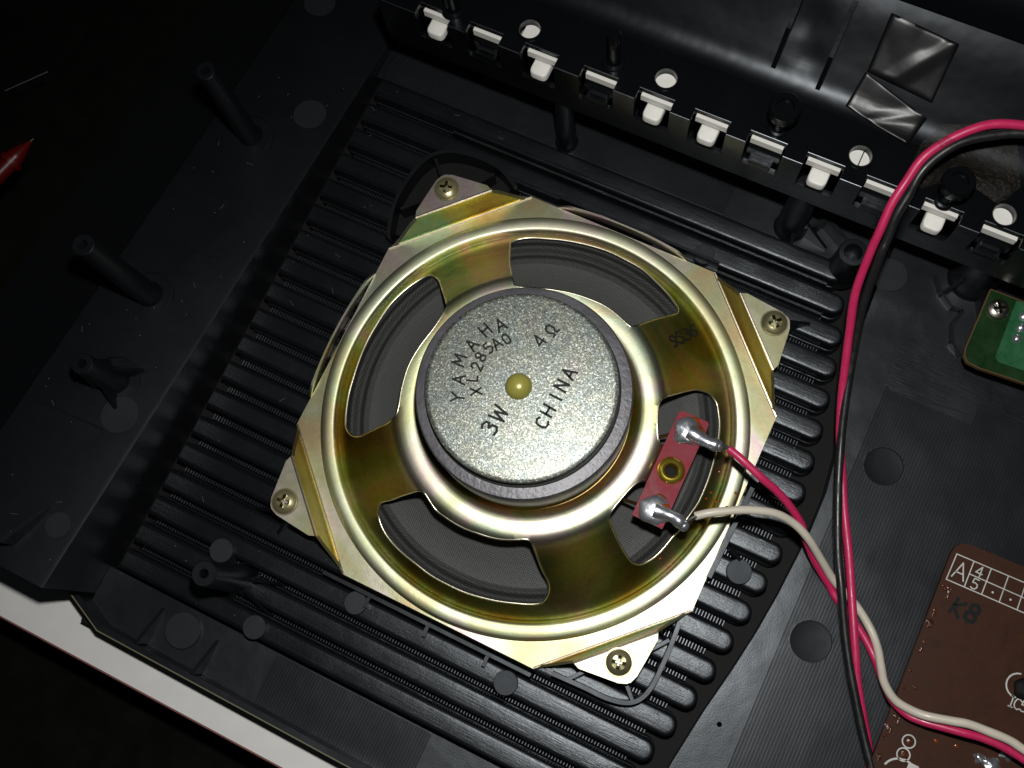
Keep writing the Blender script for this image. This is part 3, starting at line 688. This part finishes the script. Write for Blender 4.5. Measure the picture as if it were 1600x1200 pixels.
# screws -------------------------------------------------------------------------
def screw(c, z, r, m_, parent, name='screw', ang=0.4, tilt=0):
    r2 = r
    prof = [(r, z-.15), (r, z+.25), (r*.93, z+.75), (r*.75, z+1.15), (r*.56, z+1.38)]
    q = G().lathe(prof, c, 40)
    # the head's crown with a recessed cross
    ol = circ(c, r*.56, 40)
    w_, L_ = r*.15, r*.62
    cr = [(w_, w_), (w_, L_), (-w_, L_), (-w_, w_), (-L_, w_), (-L_, -w_), (-w_, -w_), (-w_, -L_), (w_, -L_), (w_, -w_), (L_, -w_), (L_, w_)]
    cr = [(x*.85, y*.85) for x, y in cr]
    ca, sa = math.cos(ang), math.sin(ang)
    crw = [(c[0]+x*ca-y*sa, c[1]+x*sa+y*ca) for x, y in cr]
    pts = [Vector(p) for p in ol]+[Vector(p) for p in crw]
    ed = [(i, (i+1) % 40) for i in range(40)]+[(40+i, 40+(i+1) % 12) for i in range(12)]
    v2, e2, f2, _, _, _ = delaunay_2d_cdt(pts, ed, [], 0, 1e-5)
    F = [tuple(f) for f in f2 if not inside(sum((v2[i] for i in f), Vector((0, 0)))/len(f), crw)]
    q.add([(p.x, p.y, z+1.38+(0.10 if k >= 40 else 0)) for k, p in enumerate(v2)], F)
    cc = Vector(c[:2])
    q.add([(x, y, z+1.56) for x, y in crw]+[(x, y, z+1.3) for x, y in crw], [(k, (k+1) % 12, 12+(k+1) % 12, 12+k) for k in range(12)])
    low2 = [(cc.x+(x-cc.x)*.35, cc.y+(y-cc.y)*.35, z-.6) for x, y in crw]
    q2 = G().add([(x, y, z+1.5) for x, y in crw]+low2, [(k, (k+1) % 12, 12+(k+1) % 12, 12+k) for k in range(12)]+[tuple(range(12, 24))])
    o_ = q.make(name, m_, parent, angle=30); q2.make('cross_recess', M_recess, o_, smooth=False); return o_
M_recess = plain('recess_shade_zinc', (0.20, 0.19, 0.09), 0.35, 1, bs=.8, bscale=1.5, var=0.6)  # zinc darkened to paint shade into the screw cross; probe tip reuses it
M_screw = plain('zinc_screw', (0.34, 0.31, 0.17), 0.33, 0.72, bs=0.3, bscale=.8, var=0.3)
M_screwp = plain('pale_screw', (0.62, 0.58, 0.5), 0.30, 1, bs=0.3, bscale=.8, var=0.2)
for (p, a) in (((-49.44,49.09,1), .3), ((50.64,49.97,1), .75), ((49.39,-49.92,1), .2), ((-49.53,-50.55,1), .15)):
    G().lathe([(3.75, 0), (3.7, .12), (2, .12)], p, 32).make('washer_mark', M_screw, spk)
    screw(p, 0.1, 3.35, M_screw, spk, ang=a)

# terminal strip -------------------------------------------------------------------
zt = 9.5
v, f = sheet([(37.2,-15.3),(45.6,-15.3),(45.6,14.2),(45.0,14.8),(38.0,14.8),(37.3,14.2)], [circ((41.6,-0.7), 1.7, 20)], lambda x, y: zt+1.3, thick=1.5)
strip = mesh('terminal_strip', v, f, M_strip, spk, smooth=False)
G().lathe([(1.6, zt-4.0), (0, zt-4.0)], (41.6,-0.7), 20).make('bore_shade_disc', M_hole, strip)  # black disc added to paint the shade down the rivet hole
G().lathe([(1.5, zt-5), (1.55, zt-2), (1.6, zt+1.5), (1.8, zt+1.9), (2.3, zt+2.15), (3.0, zt+2.0), (3.55, zt+1.5), (3.6, zt+1.3)], (41.6,-0.7), 36).make('rivet', M_brass, strip)
G().box(38.2, 39.6, -3.6, 2.4, zt-1.9, zt-.3).box(43.6, 44.9, -3.6, 2.4, zt-1.9, zt-.3).make('strip_bracket', M_zinc, strip)
def blob(c, rx, ry, h, z, m_, name, parent, ang=0, seed=0, irr=.12):
    vv = []; ff = []; n = 28; R_ = 8
    for i in range(R_+1):
        t = i/R_; rr = math.cos(t*PI/2); zz = z+h*math.sin(t*PI/2)
        for k in range(n):
            a = 2*PI*k/n
            w_ = 1+irr*noise.noise(Vector((math.cos(a)*1.3+seed*5.1, math.sin(a)*1.3, seed+t*1.5)))*2
            x = rx*rr*w_*math.cos(a); y = ry*rr*w_*math.sin(a)
            vv.append((c[0]+x*math.cos(ang)-y*math.sin(ang), c[1]+x*math.sin(ang)+y*math.cos(ang), zz+.2*irr*h*noise.noise(Vector((x, y, seed)))*6*rr))
    for i in range(R_):
        for k in range(n): ff.append((i*n+k, i*n+(k+1) % n, (i+1)*n+(k+1) % n, (i+1)*n+k))
    return G().add(vv, ff).make(name, m_, parent, angle=80)
zs = zt+1.3
for k, (c, t1, t2, tw) in enumerate((((41.66,10.29,11), (46.78,9.69,12), (49.81,9.99,12), (52.79,10.08,13)), ((41.93,-11.76,11), (46.87,-11.48,11.5), (50.02,-12.32,11.5), (52,-8.97,12)))):
    blob(c, 4.0, 3.8, 1.6, zs, M_solder, 'solder_joint', strip, seed=k+1, irr=.13)
    q = G().tube([(c[0], c[1], zs+.6), (t1[0], t1[1], zs+1.0), (t2[0], t2[1], zs+.9)], lambda t: 2.0-.55*t+.25*math.sin(t*9+k), 16, 8)
    q.lathe([(0, zs-.6), (1.0, zs-.3), (1.5, zs+.4), (1.5, zs+1.2), (1.0, zs+1.9), (0, zs+2.2)], t2, 16)
    q.make('solder_tail', M_solder, strip, angle=70)
    G().tube([(t2[0], t2[1], zs+1.0), ((t2[0]+tw[0])/2, (t2[1]+tw[1])/2+.4, zs+1.8), (tw[0], tw[1], zs+2.0)], .5, 8, 5).make('bare_strands', M_steel, strip)
    fx = Vector(c[:2])*.55+Vector(t1[:2])*.45
    blob((fx.x-.2, fx.y+1.2-k*.2), 1.5, 1.3, .9, zs+1.05, M_flux, 'flux_residue', strip, seed=k+9, irr=.3)
    blob((c[0]+.4, c[1]+2.6), 2.4, 1.5, .45, zs-.05, M_flux, 'flux_residue', strip, seed=k+19, irr=.3)
    sgn = (35.17,7.03,6) if k == 0 else (33.82,-11.98,6)
    G().tube([(c[0]-2, c[1], zt-.3), (sgn[0], sgn[1], 5.5), (sgn[0]-5, sgn[1]-.8, 3.5)], .45, 8, 5).make('lead_wire', M_copper, strip)
# drops of flux on the frame
for u in [(53.43,7.64,-6), (55.85,-0.23,-6), (53.11,-0.74,-6), (58.98,-0.66,-6), (48.44,-20.66,-6), (53.67,1.42,-6), (59.66,3.83,-6)]:
    blob(u, .42, .38, .25, bz(u[0], u[1])-.02, M_flux, 'flux_drop', frame, seed=u[0], irr=.2)

# ------------------------------------------------------------------ wires
def wire(name, pts, r, m_, label, cat='wire'):
    pts = [(p[0]+.16*noise.noise(Vector((i*.9, r*7, 1))), p[1]+.16*noise.noise(Vector((i*.9, r*7, 5))), p[2]) for i, p in enumerate(pts)]
    o = G().tube(pts, lambda t: r*(1+.035*noise.noise(Vector((t*40, r*9, 0)))), 16, 8).make(name, m_, None, angle=80)
    return tag(o, label, cat)
wire('red_speaker_wire', [(52.65,10.06,12.8), (54.76,9.54,13), (58.38,8.33,13), (63.15,6.76,12), (67.47,5.85,10), (72.17,4.5,7), (77.05,2.04,3), (80.43,-0.97,0), (85.1,-4.45,-4), (91.4,-8.16,-8.3), (94.37,-10.2,-9.2), (101.38,-14.34,-9.5), (105.93,-17.59,-9.3), (109.33,-20.97,-8.6), (111.71,-24.54,-6.5), (114.66,-28.5,-3), (118.8,-30.42,-0.3), (122.85,-30.38,1), (127.31,-29.63,2), (131.73,-28.74,2.8), (136.34,-27.96,3), (141.39,-27.81,3), (146.51,-28.42,3), (153.18,-29.54,3)], 1.05, M_red,
     'thin red wire leaving the upper solder joint, twisted round a white wire')
wire('white_speaker_wire', [(51.71,-9.1,12), (54.11,-7.15,12.5), (57.67,-4.96,12.5), (63.03,-2.03,12), (69.4,0.31,10), (74.97,0.6,7), (79.94,-0.87,4), (86.43,-3.97,-2), (91.88,-6.74,-6.6), (99.36,-9.87,-8.4), (105.01,-13.88,-8.6), (108.13,-17.78,-7.4), (110.32,-22.01,-5.6), (111.98,-25.34,-3.8), (114.47,-28.14,-1), (117.03,-29.14,1.3), (121.61,-29.11,3.5), (127.05,-27.72,4.6), (131.45,-26.54,5), (136.2,-26.04,5), (141.21,-25.89,5), (145.04,-26.47,5), (151.63,-27.46,5)], 1.08, M_whitewire,
     'cream white wire leaving the lower solder joint and crossing onto the brown circuit board')
rp = [(88.28,101.17,50), (82.7,99.99,50), (76.71,97.77,50), (72.35,94.86,49), (68.21,90.81,47), (65.35,86.01,45), (64.09,80.91,42), (63.52,75.48,39), (63.67,69.97,35), (64.04,66.07,30), (63.36,65.08,29), (65.32,58.69,21), (68.14,51.89,14), (71.3,44.37,8), (74.5,36.52,3), (77.96,28.16,0), (82.21,19.93,-2), (87.11,10.66,-3.5), (92.45,0.34,-4.4), (98.55,-12.36,-4.6), (102.51,-20.45,-5), (106.66,-28.54,-6.2), (111.55,-36.06,-7.8), (115.49,-42.03,-8.8), (119.53,-50.39,-9.2)]
rp = [p for i, p in enumerate(rp) if i != 10]
wire('red_power_wire', rp, 1.1, M_red, 'thick red wire arching down from the upper right over the white keys')
wire('black_power_wire', [(89.37,99.83,48.5), (83.66,98.95,48.5), (78.81,96.95,48), (72.15,92.68,47), (68.21,87.96,45), (66.46,83.42,43), (65.96,78.76,40), (65.71,74.13,37), (66.2,69.42,33), (66.5,66.07,30), (68.51,57.64,18), (70.96,50.52,11), (73.55,42.53,6), (76.36,33.89,2.5), (79.35,25.27,-0.3), (83.69,13.51,-2), (89.3,0.16,-2.6), (93.4,-8.21,-3), (97.7,-16.17,-4.2), (102.17,-23.97,-5), (106.97,-31.5,-5.5), (112.06,-38.95,-6), (117.18,-46.02,-6), (119.68,-49.87,-6)], 1.14, M_blackwire,
     'thick black wire running beside the thick red wire')

# ------------------------------------------------------------------ key frame and keys
ZF, YF = 32.0, 80.2
kf = root('key_frame', (30, 100, 0), 'glossy black plastic key frame with square notches and round holes over the white keys', 'key frame')
kx = [(-64.6, 'T'), (-49.6, 'b'), (-33.4, 'T'), (-16.4, 'b'), (-0.6, 'T'), (14.8, 'T'), (30.0, 'b'), (45.2, 'T'), (60.7, 'b'), (75.7, 'T'), (90.7, 'b'), (106.2, 'T'), (121.6, 'b')]
OW = 4.9
front = [(-81, YF)]
for x, t in kx: front += [(x-OW, YF), (x-OW, YF+3.6), (x+OW, YF+3.6), (x+OW, YF)]
front += [(150, YF), (150, 96), (-81, 96)]
holes = [(-38.94,87.9,32), (-0.35,88.72,32), (52.48,88.04,32), (89.52,87.18,32)]
hl = [circ(h, 2.75, 28) for h in holes]+[circ((-22.09,98.42,32), .8, 12)]
v, f = sheet(front, hl, lambda x, y: ZF, thick=1.5)
mesh('top_plate', v, f, M_gloss, kf, smooth=False)
for h in holes: G().lathe([(3.6, ZF), (3.55, ZF+.35), (3.0, ZF+.4), (2.8, ZF+.1), (2.75, ZF-3.4)], h, 32).make('hole_rim', M_gloss, kf)
# front wall
wl = [(-81, 12.5), (150, 12.5), (150, ZF-1.5)]
for x, t in reversed(kx): wl += [(x+OW, ZF-1.5), (x+OW, 20.5), (x-OW, 20.5), (x-OW, ZF-1.5)]
wl += [(-81, ZF-1.5)]
v, f = sheet(wl, [], lambda x, y: 0, thick=1.5)
mesh('front_wall', [(x, YF-d, y) for x, y, d in [(a, b, c) for a, b, c in v]], f, M_gloss, kf, smooth=False)
G().box(-81.02, -79.5, YF+1.52, 118, 12.5, ZF-1.52).make('end_wall', M_gloss, kf, smooth=False)
# thin bright mould edge along the front of the top
q = G()
xs_ = [-81]+[v_ for x, t in kx for v_ in (x-OW, x+OW)]+[150]
for a, b in zip(xs_[::2], xs_[1::2]): q.tube([(a+.1, YF+.05, ZF-.02), (b-.1, YF+.05, ZF-.02)], .16, 8, 1)
for x, t in kx: q.tube([(x-OW, YF+3.6, ZF-.05), (x+OW, YF+3.6, ZF-.05)], .16, 8, 1)
q.make('mould_edge', M_line, kf)
# curved back of the frame
prof = [(96, ZF)]
N = 26
for k in range(1, N+1):
    t = k/N; y = 96+24*t; d_ = y-96; prof.append((y, ZF+(d_*d_*0.0583 if d_ < 6 else 2.1+(d_-6)*0.84)+0.25*math.sin(t*PI*3)*t))
prof += [(120.6, ZF+17.0), (121.0, ZF+13.5), (128, ZF+12.3), (134, ZF+13.5), (140, ZF+17), (147, ZF+24), (156, ZF+36), (166, ZF+52)]
def pz(y):
    if y <= 96: return ZF
    for (a, za), (b, zb) in zip(prof, prof[1:]):
        if y <= b: return za+(zb-za)*(y-a)/(b-a)
    return prof[-1][1]
xsn = [-81+231*k/90 for k in range(91)]
vv = []; ff = []
for x in xsn:
    for y, z in prof:
        dent = -1.1*math.exp(-((x-27)/3.6)**2-((y-112)/4.0)**2)-.8*math.exp(-((x-31)/3.5)**2-((y-105.5)/2.6)**2)
        vv.append((x, y, z+dent))
n = len(prof)
for i in range(len(xsn)-1):
    for k in range(n-1): ff.append((i*n+k, i*n+k+1, (i+1)*n+k+1, (i+1)*n+k))
M_back = plastic('satin_black_plastic', 0.003, 0.30, 0.35, 0.24, 0.05, 2.0, False)
G().add(vv, ff).make('curved_back', M_back, kf, angle=32)
for x, y0, y1 in ((23.6, 101, 124), (36.0, 100, 118)):
    vv = []
    for k in range(13):
        y = y0+(y1-y0)*k/12; h = .3+5.0*min(1, k/3)
        for dx, dz in ((-.7, -.5), (-.55, h), (.55, h), (.7, -.5)): vv.append((x+dx, y, pz(y)+dz))
    G().add(vv, [(i*4+k, i*4+(k+1) % 4, (i+1)*4+(k+1) % 4, (i+1)*4+k) for i in range(12) for k in range(4)]+[(0, 1, 2, 3), (51, 50, 49, 48)]).make('stiffening_fin', M_gloss, kf, smooth=False)
# pegs
for (p, cap) in (((-60.42,85.29,32), 0), ((-14.72,87.8,32), 0), ((31.05,86.96,32), 1), ((75.17,85.09,32), 1)):
    prf = [(3.1, ZF), (3.0, ZF+.3), (1.9, ZF+.5), (1.7, ZF+7), (1.7, ZF+13), (1.5, ZF+13.4), (0, ZF+13.4)] if not cap else [(2.6, ZF), (2.4, ZF+.4), (1.8, ZF+.6), (1.7, ZF+7.5), (3.7, ZF+7.8), (3.9, ZF+8.2), (3.9, ZF+11.2), (3.6, ZF+11.6), (2.2, ZF+11.6), (2.0, ZF+10.6), (0, ZF+10.6)]
    G().lathe(prf, p, 32).make('peg', M_gloss, kf)
# keys
tsrc = {}
pos_words = {0: 'leftmost', 12: 'rightmost'}
tcount = bcount = 0
ordn = ['first', 'second', 'third', 'fourth', 'fifth', 'sixth', 'seventh']
for i, (x, t) in enumerate(kx):
    if i > 10 and x > 112: continue
    if t == 'T': tcount += 1; w_ = ordn[tcount-1]; lab = 'white key end with a rounded tongue, %s tongued key from the left' % w_
    else: bcount += 1; w_ = ordn[bcount-1]; lab = 'white key end above a black hook, %s hooked key from the left' % w_
    if t not in tsrc:
        r_ = root('piano_key', (x, 85, 24), lab, 'piano key', 'white key ends along the notched frame')
        G().box(x-7.6, x+7.6, 85.4, 118, 26.2, 29.3).make('key_body', M_white, r_, smooth=False)
        G().box(x-4.3, x+4.3, 83.3, 84.6, 26.6, 29.0).make('key_ledge', M_white, r_, smooth=False)
        if t == 'T':
            q = G(); ol = [(x-3.6, 84.4)]+[(x-1.2+2.4*(math.cos(a)), 79.6+2.4*(1+math.sin(a))-2.0) for a in [PI+PI/2*k/6 for k in range(7)]]
            ol = [(x-2.5, 84.6), (x-2.5, 81.0), (x-2.3, 80.3), (x-1.9, 79.8), (x-1.1, 79.6), (x+1.1, 79.6), (x+1.9, 79.8), (x+2.3, 80.3), (x+2.5, 81.0), (x+2.5, 84.6)]
            zz = [(0, 23.2), (0, 25.2), (.3, 25.6), (.7, 25.7)]
            cxx = sum(p[0] for p in ol)/len(ol); vv = []
            for ins, z in zz: vv += [(cxx+(p[0]-cxx)*(1-ins/4), 81.5+(p[1]-81.5)*(1-ins/4), z) for p in ol]
            m_ = len(ol)
            q.add(vv, [(a*m_+k, a*m_+(k+1) % m_, (a+1)*m_+(k+1) % m_, (a+1)*m_+k) for a in range(3) for k in range(m_)]+[tuple(range(3*m_, 4*m_)), tuple(range(m_))[::-1]])
            q.make('tongue', M_white, r_, angle=50)
        else:
            q = G().box(x-4.4, x+4.4, 82.6, 84.4, 20.6, 25.0); q.make('key_foot', M_gloss, r_, smooth=False)
            q = G().box(x-3.0, x+3.0, 80.4, 82.6, 20.8, 23.0).box(x-2.2, x+2.2, 81.2, 82.6, 23.0, 24.2); q.make('hook', M_gloss, r_, smooth=False)
        tsrc[t] = r_
    else:
        s_ = tsrc[t]; r_ = s_.copy(); C.objects.link(r_); r_.location = (x*S, .085, .024); r_['label'] = lab
        for ch in list(s_.children):
            c_ = ch.copy(); C.objects.link(c_); c_.parent = r_

# tape and glue on the curved back -------------------------------------------------
def tape(name, quad, off, label, seed, sub=26, amp=0.35):
    a, b, c, d = [Vector(p[:2]) for p in quad]; vv = []; ff = []
    for i in range(sub+1):
        for j in range(sub+1):
            s_, t = i/sub, j/sub
            p = a.lerp(b, s_).lerp(d.lerp(c, s_), t)
            w_ = noise.noise(Vector((p.x*.11+seed, p.y*.13, seed)))*amp*1.6+amp*1.3*max(0, 1-abs((s_-t*.6-.35))*5)
            ed = min(1, min(s_, 1-s_, t, 1-t)*22)
            vv.append((p.x, p.y, pz(p.y)+off+max(0, w_*ed)+.15+.6*(noise.noise(Vector((p.x*.07, seed, 3)))+.5)*ed))
    for i in range(sub):
        for j in range(sub):
            k = i*(sub+1)+j; ff.append((k, k+1, k+sub+2, k+sub+1))
    o = G().add(vv, ff).make(name, M_tape, None, angle=60)
    md = o.modifiers.new('thickness', 'SOLIDIFY'); md.thickness = .00005
    return tag(o, label, 'tape')
tape('black_tape', [(44.01,98.64,36), (61.83,94.83,36), (63.4,102.11,43), (45.11,106.19,43)], .35, 'creased shiny black tape patch lying over the hump above the round hole', 1.3)
tape('black_tape', [(45.41,106.43,44), (62.9,105.16,44), (62.52,116.26,48), (44.94,117.41,48)], .1, 'darker folded black tape patch higher up beside the stiffening fin', 4.1, amp=.5)
def glue(name, pts, z, label):
    P_ = [Vector(p[:2]) for p in pts]; c = sum(P_, Vector((0, 0)))/len(P_); vv = [(c.x, c.y, z+pz(c.y)+.9)]; ff = []; n = len(P_)
    for s_ in (.35, .7, .92, 1.0):
        for p in P_:
            q = c.lerp(p, s_); vv.append((q.x, q.y, pz(q.y)+z+.9*(1-s_**3)+.5*noise.noise(Vector((q.x*.5, q.y*.5, 0)))*(1-s_)))
    for k in range(n): ff.append((0, 1+k, 1+(k+1) % n))
    for a in range(3):
        for k in range(n): ff.append((1+a*n+k, 1+(a+1)*n+k, 1+(a+1)*n+(k+1) % n, 1+a*n+(k+1) % n))
    return tag(G().add(vv, ff).make(name, M_glue, None, angle=80), label, 'glue')
glue('glue_patch', [(64.42,88.44,44), (64.79,96.69,44), (67.14,102.23,44), (72.86,103.76,44), (79.38,102.95,44), (85.29,103.69,44), (90.52,95.31,44), (87.51,88.74,44), (80.69,90.69,44), (73.35,89.63,44), (69.34,85.76,44), (66.02,85.03,44)], .3, 'amber smear of dried glue spread under the red and black wires')
blob(((68.2,90.8,48)), 2.2, 1.4, 1.5, 47.3, M_glue, 'glue_bead', None, seed=3, irr=.4)
bpy.data.objects['glue_bead.001' if 'glue_bead.001' in bpy.data.objects else 'glue_bead']['kind'] = 'thing'
_gb = [o for o in bpy.data.objects if o.name.startswith('glue_bead') and o.parent is None][0]
if 'kind' in _gb: del _gb['kind']
tag(_gb, 'small clear bead of glue gripping the bend of the thick red wire', 'glue')

# ------------------------------------------------------------------ circuit boards
bz0 = -5.0
bb = root('brown_circuit_board', (140, -20, -7), 'brown circuit board with white printed grid at the lower right', 'circuit board')
x0, y1_ = 115.8, 16.6
ol = [(x0, y1_-4), (x0+.4, y1_-2.2), (x0+1.6, y1_-.7), (x0+3.4, y1_), (230, y1_+3.0), (230, -110), (x0+.8, -110)]
v, f = sheet(ol, [], lambda x, y: bz0, thick=1.6)
mesh('board', v, f, M_pcb, bb, smooth=False)
def silk(name, segs, wd=.28):
    q = G()
    for k, (a, b) in enumerate(segs):
        a = Vector(a[:2]); b = Vector(b[:2]); d = (b-a).normalized(); n_ = Vector((-d.y, d.x))*wd/2; a = a-d*wd/2; b = b+d*wd/2
        z = bz0+.03+.004*(k % 7)
        q.add([(a.x+n_.x, a.y+n_.y, z), (a.x-n_.x, a.y-n_.y, z), (b.x-n_.x, b.y-n_.y, z), (b.x+n_.x, b.y+n_.y, z)], [(0, 1, 2, 3)])
    return q.make(name, M_silk, bb, smooth=False)
silk('printed_grid', [((117.21,12.88,-5), (141.59,13.31,-5)), ((117.06,5.63,-5), (144.13,6.01,-5)), ((117.21,12.88,-5), (117.06,5.63,-5)), ((121.8,12.95,-5), (121.81,5.72,-5)), ((121.99,9.41,-5), (142.92,9.5,-5)), ((126.36,12.93,-5), (126.39,5.74,-5)), ((130.87,13.07,-5), (131.01,5.79,-5)), ((135.47,13.1,-5), (135.68,5.88,-5))])
q = G(); zb_ = lambda x, y: bz0
def tx(ch, p, h, wd=.3): glyph(q, ch, p, h, 0, wd, zb_, t=.05)
tx('A', (119.52,9.15,-5), 4.4, .34); tx('4', (123.94,11.06,-5), 2.7); tx('5', (123.95,7.55,-5), 2.7)
tx('J', (142.14,-16.01,-5), 2.7); tx('C', (143.61,-15.99,-5), 2.7); tx('5', (145.22,-15.89,-5), 2.7)
q.make('printed_letters', M_silk, bb, smooth=False)
for p in ((128.72,7.47,-5), (133.35,7.62,-5)): G().lathe([(.3, bz0+.04), (0, bz0+.05)], p, 12).make('printed_dot', M_silk, bb)
for p in ((122.82,-36.09,-5), (122.74,-39.61,-5)):
    G().lathe([(1.75, bz0), (1.75, bz0+.05), (1.42, bz0+.05), (1.42, bz0)], p, 32).make('printed_ring', M_silk, bb)
    blob(p, 1.0, 1.0, .5, bz0-.05, M_varnish, 'solder_dot', bb, seed=p[0])
q = G(); cc = (142.43,-11.74,-5)
for k in range(9):
    a0 = PI*.55+k*PI*.95/9; a1 = a0+PI*.95/9
    q.add([(cc[0]+r_*math.cos(a), cc[1]+r_*math.sin(a), bz0+.05) for a in (a0, a1) for r_ in (2.9, 3.3)], [(0, 1, 3, 2)])
q.make('printed_arc', M_silk, bb)
blob((cc[0]+2.2, cc[1]), 3.4, 3.0, 1.6, bz0, M_hole, 'epoxy_blob', bb, seed=2)
q = G(); cc = (123.79,-45.19,-5)
for k in range(12):
    a0 = PI*.1+k*PI*.8/12; a1 = a0+PI*.8/12
    q.add([(cc[0]+r_*math.cos(a), cc[1]+r_*math.sin(a), bz0+.05) for a in (a0, a1) for r_ in (4.3, 4.8)], [(0, 1, 3, 2)])
a_ = (125.62,-41.26,-5); q.add([(a_[0]-1, a_[1]-1.2, bz0+.06), (a_[0]+1.6, a_[1]-1.4, bz0+.06), (a_[0]+1.6, a_[1]+.6, bz0+.06), (a_[0]-1, a_[1]+.6, bz0+.06)], [(0, 1, 2, 3)])
q.make('printed_arc', M_silk, bb)
q = G(); glyph(q, 'K', (122.28,0.03,-5), 4.2, -.2, .9, zb_, .02); glyph(q, '8', (125.9,0.33,-5), 4.8, -.2, 1.0, zb_, .02); q.make('ink_stamp', M_dimink, bb, smooth=False)
# lumpy varnish along the board's left edge and solder bits at the bottom
random.seed(5)
for k in range(26):
    t = random.random(); y = 4-52*t; x = x0+.9+abs(random.gauss(0, 1.2))
    blob((x, y), random.uniform(.3, .9), random.uniform(.4, 1.4), random.uniform(.12, .35), bz0-.02, M_varnish, 'varnish_lump', bb, seed=k, irr=.3)
for p, r_ in (((139.65,-32.37,-5), 1.6), ((142.72,-32.71,-5), 2.2), ((128.71,-33.13,-5), .6), ((133.62,-32.1,-5), .6), ((145.5,-28.66,-5), 1.8)):
    blob(p, r_, r_*.8, r_*.6, bz0-.05, M_solder if r_ > 1 else M_flux, 'solder_pad', bb, seed=r_*3, irr=.3)
# green board
gz = 3.0
gb = root('green_circuit_board', (110, 72, 0), 'small green circuit board fixed by a cross head screw at the right edge', 'circuit board')
pts = [(98.79,80.93,3), (124.88,81.35,3), (131.66,61.35,3), (103.51,59.25,3), (100.3,59.51,3), (98.89,60.98,3), (98.47,63.09,3)]
v, f = sheet(pts, [], lambda x, y: gz, thick=1.6)
mesh('board', v, f, M_pcbg, gb, smooth=False)
q = G(); ep = pts+[pts[0]]
for a, b in zip(ep, ep[1:]): q.bar(a, b, .25, gz-1.55, gz+.02)
q.make('board_edge', plain('board_edge_fibre', (0.10, 0.055, 0.015), 0.5), gb, smooth=False)
v, f = sheet([(105.9,80.58,3), (124.31,83.02,3), (130.57,64.58,3), (107.42,62.74,3), (106.21,63.72,3)], [], lambda x, y: gz+.05, thick=.05)
mesh('copper_area', v, f, M_pcbpad, gb, smooth=False)
screw((102.36,76.31,4), gz+.1, 2.9, M_screwp, gb, ang=.5)
for k, p in enumerate(((109.18,77.05,4), (109.44,73.88,4), (109.55,70.67,4), (113.64,69.27,4), (113.37,73.93,4))): blob(p, 1.3, 1.3, 1.2, gz, M_solder, 'solder_ball', gb, seed=k*3, irr=.08)
G().lathe([(2.4, -11), (2.4, gz-1.6)], (103.21,78.06,0), 20).make('standoff', M_post, gb)

# ------------------------------------------------------------------ test probe and stray pin on the left
pr = root('test_probe', (-183.83,5.8,-10), 'red pointed test probe lying on the dark table at the left edge', 'test probe')
a = Vector((-178.39,13.92,-8)); b = Vector((-186.37,-14.83,-8)); d = (b-a).normalized()
L = (b-a).length
G().tube([a+d*t for t in (0, 3, 6.5, 8.5, 9.5, 20, L)], lambda t: .4+2.3*min(1, t*3.2), 20, 4).make('handle', M_probe, pr, angle=60)
c = a+d*8.5
G().tube([c-d*.8, c+d*.8], 3.7, 24, 1).make('finger_guard', M_probe, pr)
G().tube([a-d*1.2, a+d*.5], .3, 8, 1).make('tip', M_recess, pr)
tag(G().tube([(-213.22,30.85,-30), (-203.05,42.95,-30)], .25, 8, 1).make('thin_pin', M_steel), 'thin pale metal pin lying on the dark table above the red probe', 'pin')

# object colours and final housekeeping
for o in bpy.data.objects:
    if o.type == 'MESH' and o.parent is None and 'label' not in o and 'kind' not in o: print('UNTAGGED', o.name)
